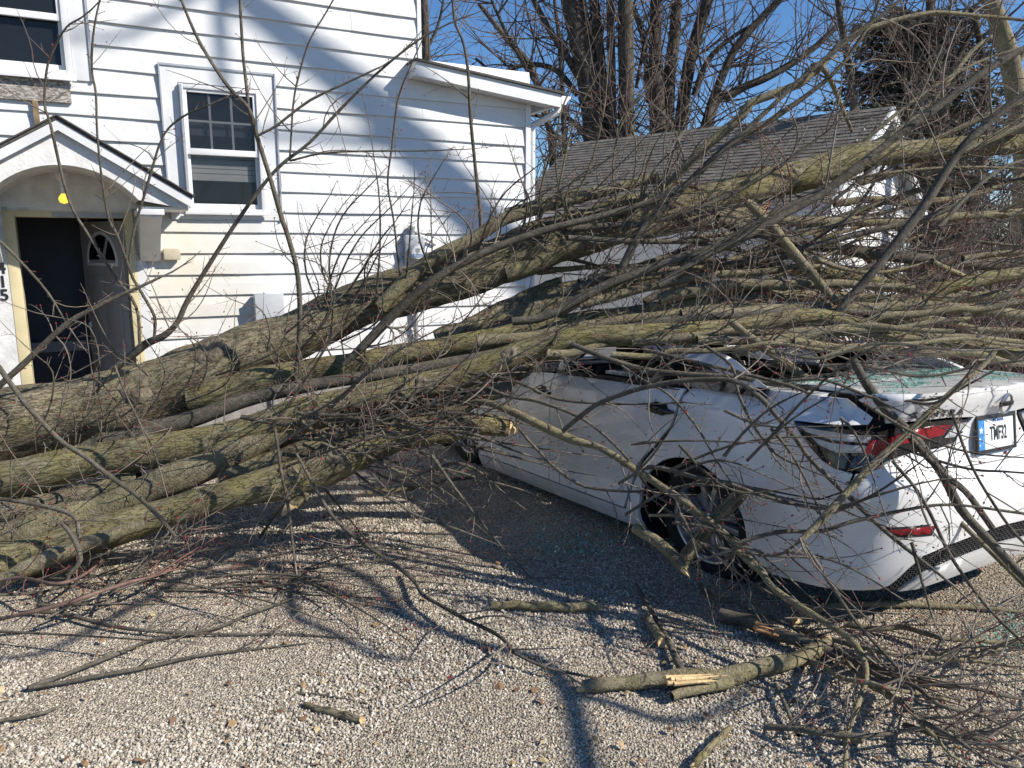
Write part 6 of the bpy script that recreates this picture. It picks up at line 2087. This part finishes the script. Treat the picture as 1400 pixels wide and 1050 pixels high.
gi_ = nd(nt, 'NewGeometry')
rr_ = ramp(nt, gi_.outputs['Random Per Island'], [(0.0, (0.10, 0.055, 0.03)), (0.4, (0.22, 0.12, 0.06)), (0.75, (0.32, 0.22, 0.11)), (1.0, (0.42, 0.35, 0.2))])
L.new(rr_.outputs[0], bs.inputs['Base Color'])
bs.inputs['Roughness'].default_value = 0.8
tag(b.build('leaf_litter', ml), 'dry brown leaf scraps and bark chips on the gravel', 'leaf litter', kind='stuff')

# ------------------------------------------------------------------ standing trees and brush behind
def far_tree(label, stems, Y, mat='farbark', tw=6.0, tl=(0.8, 2.6), lvl=3, twmat='fartwig', group='bare maples standing behind the garage', pull=(0, 0, 0.25), name='maple_tree', seg=0.25, k=10, base=None):
    x0, y0 = stems[0][0][:2]
    b0 = at(x0, y0, Y)
    b0.z = ground_z(b0.x, b0.y)
    root = empty(name, b0)
    tag(root, label, 'tree', group)
    bo = np.array(b0)
    for s_i, st in enumerate(stems):
        W = []
        Rr = []
        yy = Y + (0.0 if s_i == 0 else rng.uniform(-0.5, 0.5))
        for (x, y, w) in st:
            p = at(x, y, yy)
            W.append(p)
            Rr.append(0.44 * w * yy / FPX)
        if W[0].z > 0.5 and st[0][2] > 14:
            g0 = W[0].lerp(Vector((b0.x, b0.y, ground_z(b0.x, b0.y))), 0.85)
            g0.z = ground_z(g0.x, g0.y) - 0.05
            W.insert(0, g0)
            Rr.insert(0, Rr[0] * 1.25)
        C = cr([tuple(p) for p in W], 8)
        RC = np.maximum(cr([(r, 0, 0) for r in Rr], 8)[:, 0], 0.01)
        T = Tubes()
        T.add(C - bo, RC, k if RC[0] > 0.08 else 7, 0, 0, 0.04, s_i)
        o = T.build('trunk' if st[0][2] > 14 else 'limb', M[mat], root)
        S = Tubes()
        ln = float(np.sum(np.linalg.norm(np.diff(C, axis=0), axis=1)))
        for _ in range(int(tw * ln)):
            i = rng.randrange(len(C) // 6, len(C) - 1)
            d = Vector(C[i + 1] - C[i]).normalized()
            s = rperp(d)
            L = rng.uniform(*tl)
            grow(S, Vector(C[i]), d * rng.uniform(0.2, 0.9) + s, L, 0.003 + 0.0075 * L, lvl, pull, 0.5, 0.9, False, 4, 0.0, seg)
        S.V = [v - bo for v in S.V]
        S.build('twigs', M[twmat], o, True)
    return root


far_tree('tall bare maple clump with several dark trunks just right of the house roof', [
    [(822, 235, 40), (815, 195, 36), (805, 120, 33), (795, 70, 30), (780, 0, 28), (765, -80, 24)],
    [(812, 110, 14), (806, 60, 13), (795, 0, 13), (785, -70, 11)],
    [(832, 240, 22), (830, 190, 18), (822, 100, 17), (812, 0, 15), (804, -70, 12)],
    [(838, 235, 20), (838, 170, 12), (836, 80, 12), (834, 0, 11), (832, -70, 10)],
    [(858, 240, 28), (857, 180, 25), (856, 90, 24), (855, 0, 22), (853, -80, 18)],
    [(795, 110, 12), (770, 70, 10), (745, 30, 9), (725, -10, 8)],
    [(790, 130, 9), (760, 96, 8), (720, 88, 7), (680, 100, 5), (650, 80, 4)],
    [(812, 190, 9), (775, 160, 8), (745, 130, 7), (715, 85, 6), (690, 40, 5), (672, 0, 4)],
    [(800, 205, 7), (765, 190, 6), (740, 150, 5), (730, 110, 4)]], 19.0)
far_tree('second bare maple clump fanning out in the middle behind the garage ridge', [
    [(903, 235, 34), (900, 180, 27), (897, 110, 24), (896, 50, 18), (897, 0, 16), (898, -80, 13)],
    [(913, 230, 22), (913, 180, 18), (916, 100, 18), (923, 40, 17), (928, -60, 14)],
    [(927, 230, 26), (930, 175, 20), (940, 100, 19), (952, 50, 18), (968, 0, 17), (990, -70, 14)],
    [(960, 230, 20), (965, 170, 14), (985, 110, 12), (1010, 60, 12), (1060, 5, 10), (1100, -40, 8)],
    [(948, 130, 8), (970, 80, 8), (1010, 45, 6), (1040, 30, 5)],
    [(968, 165, 18), (1000, 128, 12), (1050, 105, 11), (1105, 72, 9), (1150, 30, 7)],
    [(886, 140, 7), (880, 60, 7), (862, 0, 6)],
    [(870, 120, 6), (884, 50, 5), (905, 0, 5)]], 20.0)
far_tree('slender bare tree rising directly behind the upper house corner', [
    [(584, 140, 17), (583, 80, 13), (581, 30, 12), (579, -40, 10)],
    [(583, 70, 5), (600, 30, 4), (610, -20, 3)]], 24.0, tw=3)
far_tree('dark bare tree with limbs spreading left, seen through the upright shoots', [
    [(758, 250, 16), (755, 200, 12), (745, 150, 10), (725, 90, 9), (690, 50, 8), (655, 5, 6)],
    [(775, 250, 15), (772, 200, 9), (770, 150, 8), (765, 60, 7), (758, 0, 5)],
    [(745, 160, 6), (700, 150, 5), (660, 120, 4)]], 23.0, tw=4)
far_tree('pale sunlit trunk leaning at the upper right edge', [
    [(1400, 260, 30), (1392, 150, 27), (1383, 95, 26), (1370, 45, 24), (1355, 0, 23), (1335, -70, 20)],
    [(1388, 90, 9), (1420, 40, 8), (1450, -10, 6)]], 11.0, 'limb', 2.5, (0.5, 1.6), 3, 'twig', group=None, seg=0.16)
far_tree('bare tree behind the brush at the right with thin crown', [
    [(1290, 240, 24), (1285, 120, 16), (1275, 40, 13), (1268, -40, 10)], [(1180, 235, 16), (1165, 120, 11), (1150, 30, 9), (1140, -40, 7)], [(1240, 235, 15.5), (1250, 100, 10), (1235, 10, 8)], [(1340, 235, 15), (1345, 100, 10), (1330, 10, 8)],
    [(1285, 120, 8), (1320, 60, 7), (1350, 0, 5)], [(1285, 140, 8), (1240, 80, 7), (1210, 20, 5)]], 16.0, tw=8, tl=(0.6, 2.2))

# dark conifer
cb = at(1238, 240, 19)
cb.z = ground_z(cb.x, cb.y)
con = empty('conifer_tree', cb)
tag(con, 'dark evergreen with ragged crown behind the garage gable', 'tree')
T = Tubes()
hgt = 7.2
T.add([(0, 0, -0.05), (0.03, 0, hgt * 0.5), (0, 0.02, hgt)], [0.16, 0.10, 0.02], 10)
T.build('trunk', M['farbark'], con)
T = Tubes()
nv, nf = [], []
r3 = random.Random(3)
for i in range(330):
    z = 1.2 + (hgt - 1.3) * r3.random() ** 0.85
    a = r3.random() * 6.283
    L = (1.0 - 0.62 * (z / hgt) ** 1.6) * 3.3 * r3.uniform(0.5, 1.1)
    d = Vector((math.cos(a), math.sin(a), r3.uniform(-0.25, 0.25))).normalized()
    P = [Vector((0, 0, z))]
    for q in range(7):
        d = (d + Vector((r3.gauss(0, 0.1), r3.gauss(0, 0.1), r3.gauss(-0.02, 0.08)))).normalized()
        P.append(P[-1] + d * L / 7)
    T.add([tuple(p) for p in P], np.linspace(0.03, 0.006, 8), 4)
    for q in range(int(L * 52)):
        t = 0.12 + 0.88 * r3.random()
        j = min(6, int(t * 7))
        c = P[j].lerp(P[j + 1], r3.random()) + Vector((r3.gauss(0, 0.10), r3.gauss(0, 0.10), r3.gauss(-0.05, 0.08)))
        dd = (d + Vector((r3.gauss(0, 0.7), r3.gauss(0, 0.7), r3.gauss(-0.1, 0.5)))).normalized() * r3.uniform(0.10, 0.24)
        w = dd.cross(Vector((r3.gauss(0, 1), r3.gauss(0, 1), r3.gauss(0, 1)))).normalized() * r3.uniform(0.018, 0.042)
        n = len(nv)
        nv += [tuple(c - w * 0.4), tuple(c + dd * 0.55 - w), tuple(c + dd), tuple(c + dd * 0.45 + w)]
        nf.append((n, n + 1, n + 2, n + 3))
o = T.build('boughs', M['farbark'], con, True)
me = bpy.data.meshes.new('needles')
me.from_pydata(nv, [], nf)
mN, nt, bs, L = nodes_of('dark_needles')
gi_ = nd(nt, 'NewGeometry')
rr_ = ramp(nt, gi_.outputs['Random Per Island'], [(0.0, (0.026, 0.036, 0.022)), (0.6, (0.055, 0.062, 0.036)), (1.0, (0.10, 0.085, 0.05))])
L.new(rr_.outputs[0], bs.inputs['Base Color'])
bs.inputs['Roughness'].default_value = 0.75
o = link('needles', me, mN, con)
o['kind'] = 'stuff'

# brush beyond the car
S = Tubes()
for i in range(520):
    Y = rng.uniform(6.3, 10.5)
    x = rng.uniform(1190, 1560)
    p = at(x, 400, Y)
    p.z = ground_z(p.x, p.y)
    grow(S, p, (rng.gauss(0, 0.35), rng.gauss(0, 0.35), 1), rng.uniform(0.9, 2.6), rng.uniform(0.006, 0.014), 2, (0, 0, 0.2), 0.5, 0.9, True, 4, 0.0, 0.16)
o = S.build('brush', M['fartwig'])
tag(o, 'tangled bare brush standing beyond the car at the right', 'brush', kind='stuff')
S = Tubes()
for i in range(520):
    Y = rng.uniform(22, 34)
    x = rng.uniform(560, 1500)
    p = at(x, 300, Y)
    p.z = 0.0
    grow(S, p, (rng.gauss(0, 0.15), rng.gauss(0, 0.15), 1), rng.uniform(2.5, 6.5), rng.uniform(0.02, 0.045), 2, (0, 0, 0.15), 0.2, 0.9, False, 4, 0.0, 0.55)
o = S.build('far_thicket', M['fartwig'])
tag(o, 'far thicket of bare saplings beyond the yard', 'thicket', kind='stuff')

# trees standing out of the picture to the right: their shade falls on the wall and the gravel
def shade_tree(label, base, limbs, group=None):
    root = empty('maple_tree', base)
    tag(root, label, 'tree', group)
    bo = np.array(base)
    for i, (pts, r0, r1) in enumerate(limbs):
        C = cr(pts, 8)
        RC = np.linspace(r0, r1, len(C))
        T = Tubes()
        T.add(C - bo, RC, 12, 0, 0, 0.03, i)
        T.build('trunk' if i == 0 else 'limb', M['farbark'], root)


def sunward(p, t):
    q = Vector(p) + SUN * t
    return (q.x, q.y, q.z)


def wallp(u, z):
    return HM @ Vector((u, 0, z))


A1, A2, A3, A4 = [sunward(wallp(*q), 14.5) for q in ((0.95, 3.95), (1.55, 3.5), (2.45, 2.85), (3.35, 1.95))]
A5 = sunward(wallp(4.4, 0.9), 14.5)
B1, B2, B3 = [sunward(wallp(*q), 15.5) for q in ((1.1, 2.62), (1.9, 2.66), (2.75, 2.55))]
C1, C2 = [sunward(wallp(*q), 15.0) for q in ((0.9, 3.9), (0.88, 2.9))]
tb = (A5[0] + 1.0, A5[1] + 0.6, 0.0)
shade_tree('standing maple out of the picture to the right that shades the house wall', tb, [
    ([tb, (tb[0] - 0.2, tb[1] - 0.1, 3.5), (A5[0] + 0.2, A5[1] + 0.1, A5[2] - 1.2), A5, A4, A3, A2, A1], 0.26, 0.09),
    ([A4, B3, B2, B1], 0.07, 0.035),
    ([A2, ((A2[0] + C1[0]) / 2, (A2[1] + C1[1]) / 2, (A2[2] + C1[2]) / 2), C1], 0.06, 0.05),
    ([A1, C2], 0.07, 0.04),
    ([C1] + [sunward(wallp(*q), 16) for q in ((0.5, 3.6), (0.1, 3.35), (-0.3, 3.3))], 0.055, 0.03),
    ([A1] + [sunward(wallp(*q), 15.5) for q in ((0.6, 4.1), (0.3, 3.9), (0.0, 3.75))], 0.05, 0.03)])
D = [sunward(on_ground(*q), 5.2) for q in ((330, 760), (400, 785), (470, 812), (560, 850), (640, 880), (735, 905), (775, 950), (800, 1040), (840, 1180), (900, 1400))]
E_ = [sunward(on_ground(*q), 5.2) for q in ((560, 903), (548, 904), (510, 900), (450, 866), (400, 838))]
tb = (D[-1][0] + 1.2, D[-1][1] - 2.5, 0.0)
shade_tree('standing maple out of the picture behind the viewer that shades the gravel', tb, [
    ([tb, (tb[0] - 0.2, tb[1] + 0.4, 5.0), (D[-1][0], D[-1][1] - 0.8, D[-1][2] - 1.5), D[-1]], 0.10, 0.04),
    (D[::-1], 0.036, 0.022),
    ([D[1]] + E_[::-1], 0.026, 0.012), ([D[3]] + [sunward(on_ground(*q), 5.2) for q in ((480, 780), (380, 770), (250, 790), (120, 800), (0, 790))], 0.03, 0.014), ([D[1]] + [sunward(on_ground(*q), 5.2) for q in ((300, 770), (180, 830), (60, 890), (-60, 900))], 0.03, 0.012), ([D[6]] + [sunward(on_ground(*q), 5.2) for q in ((830, 960), (920, 985), (1000, 960), (1060, 900))], 0.028, 0.012)])
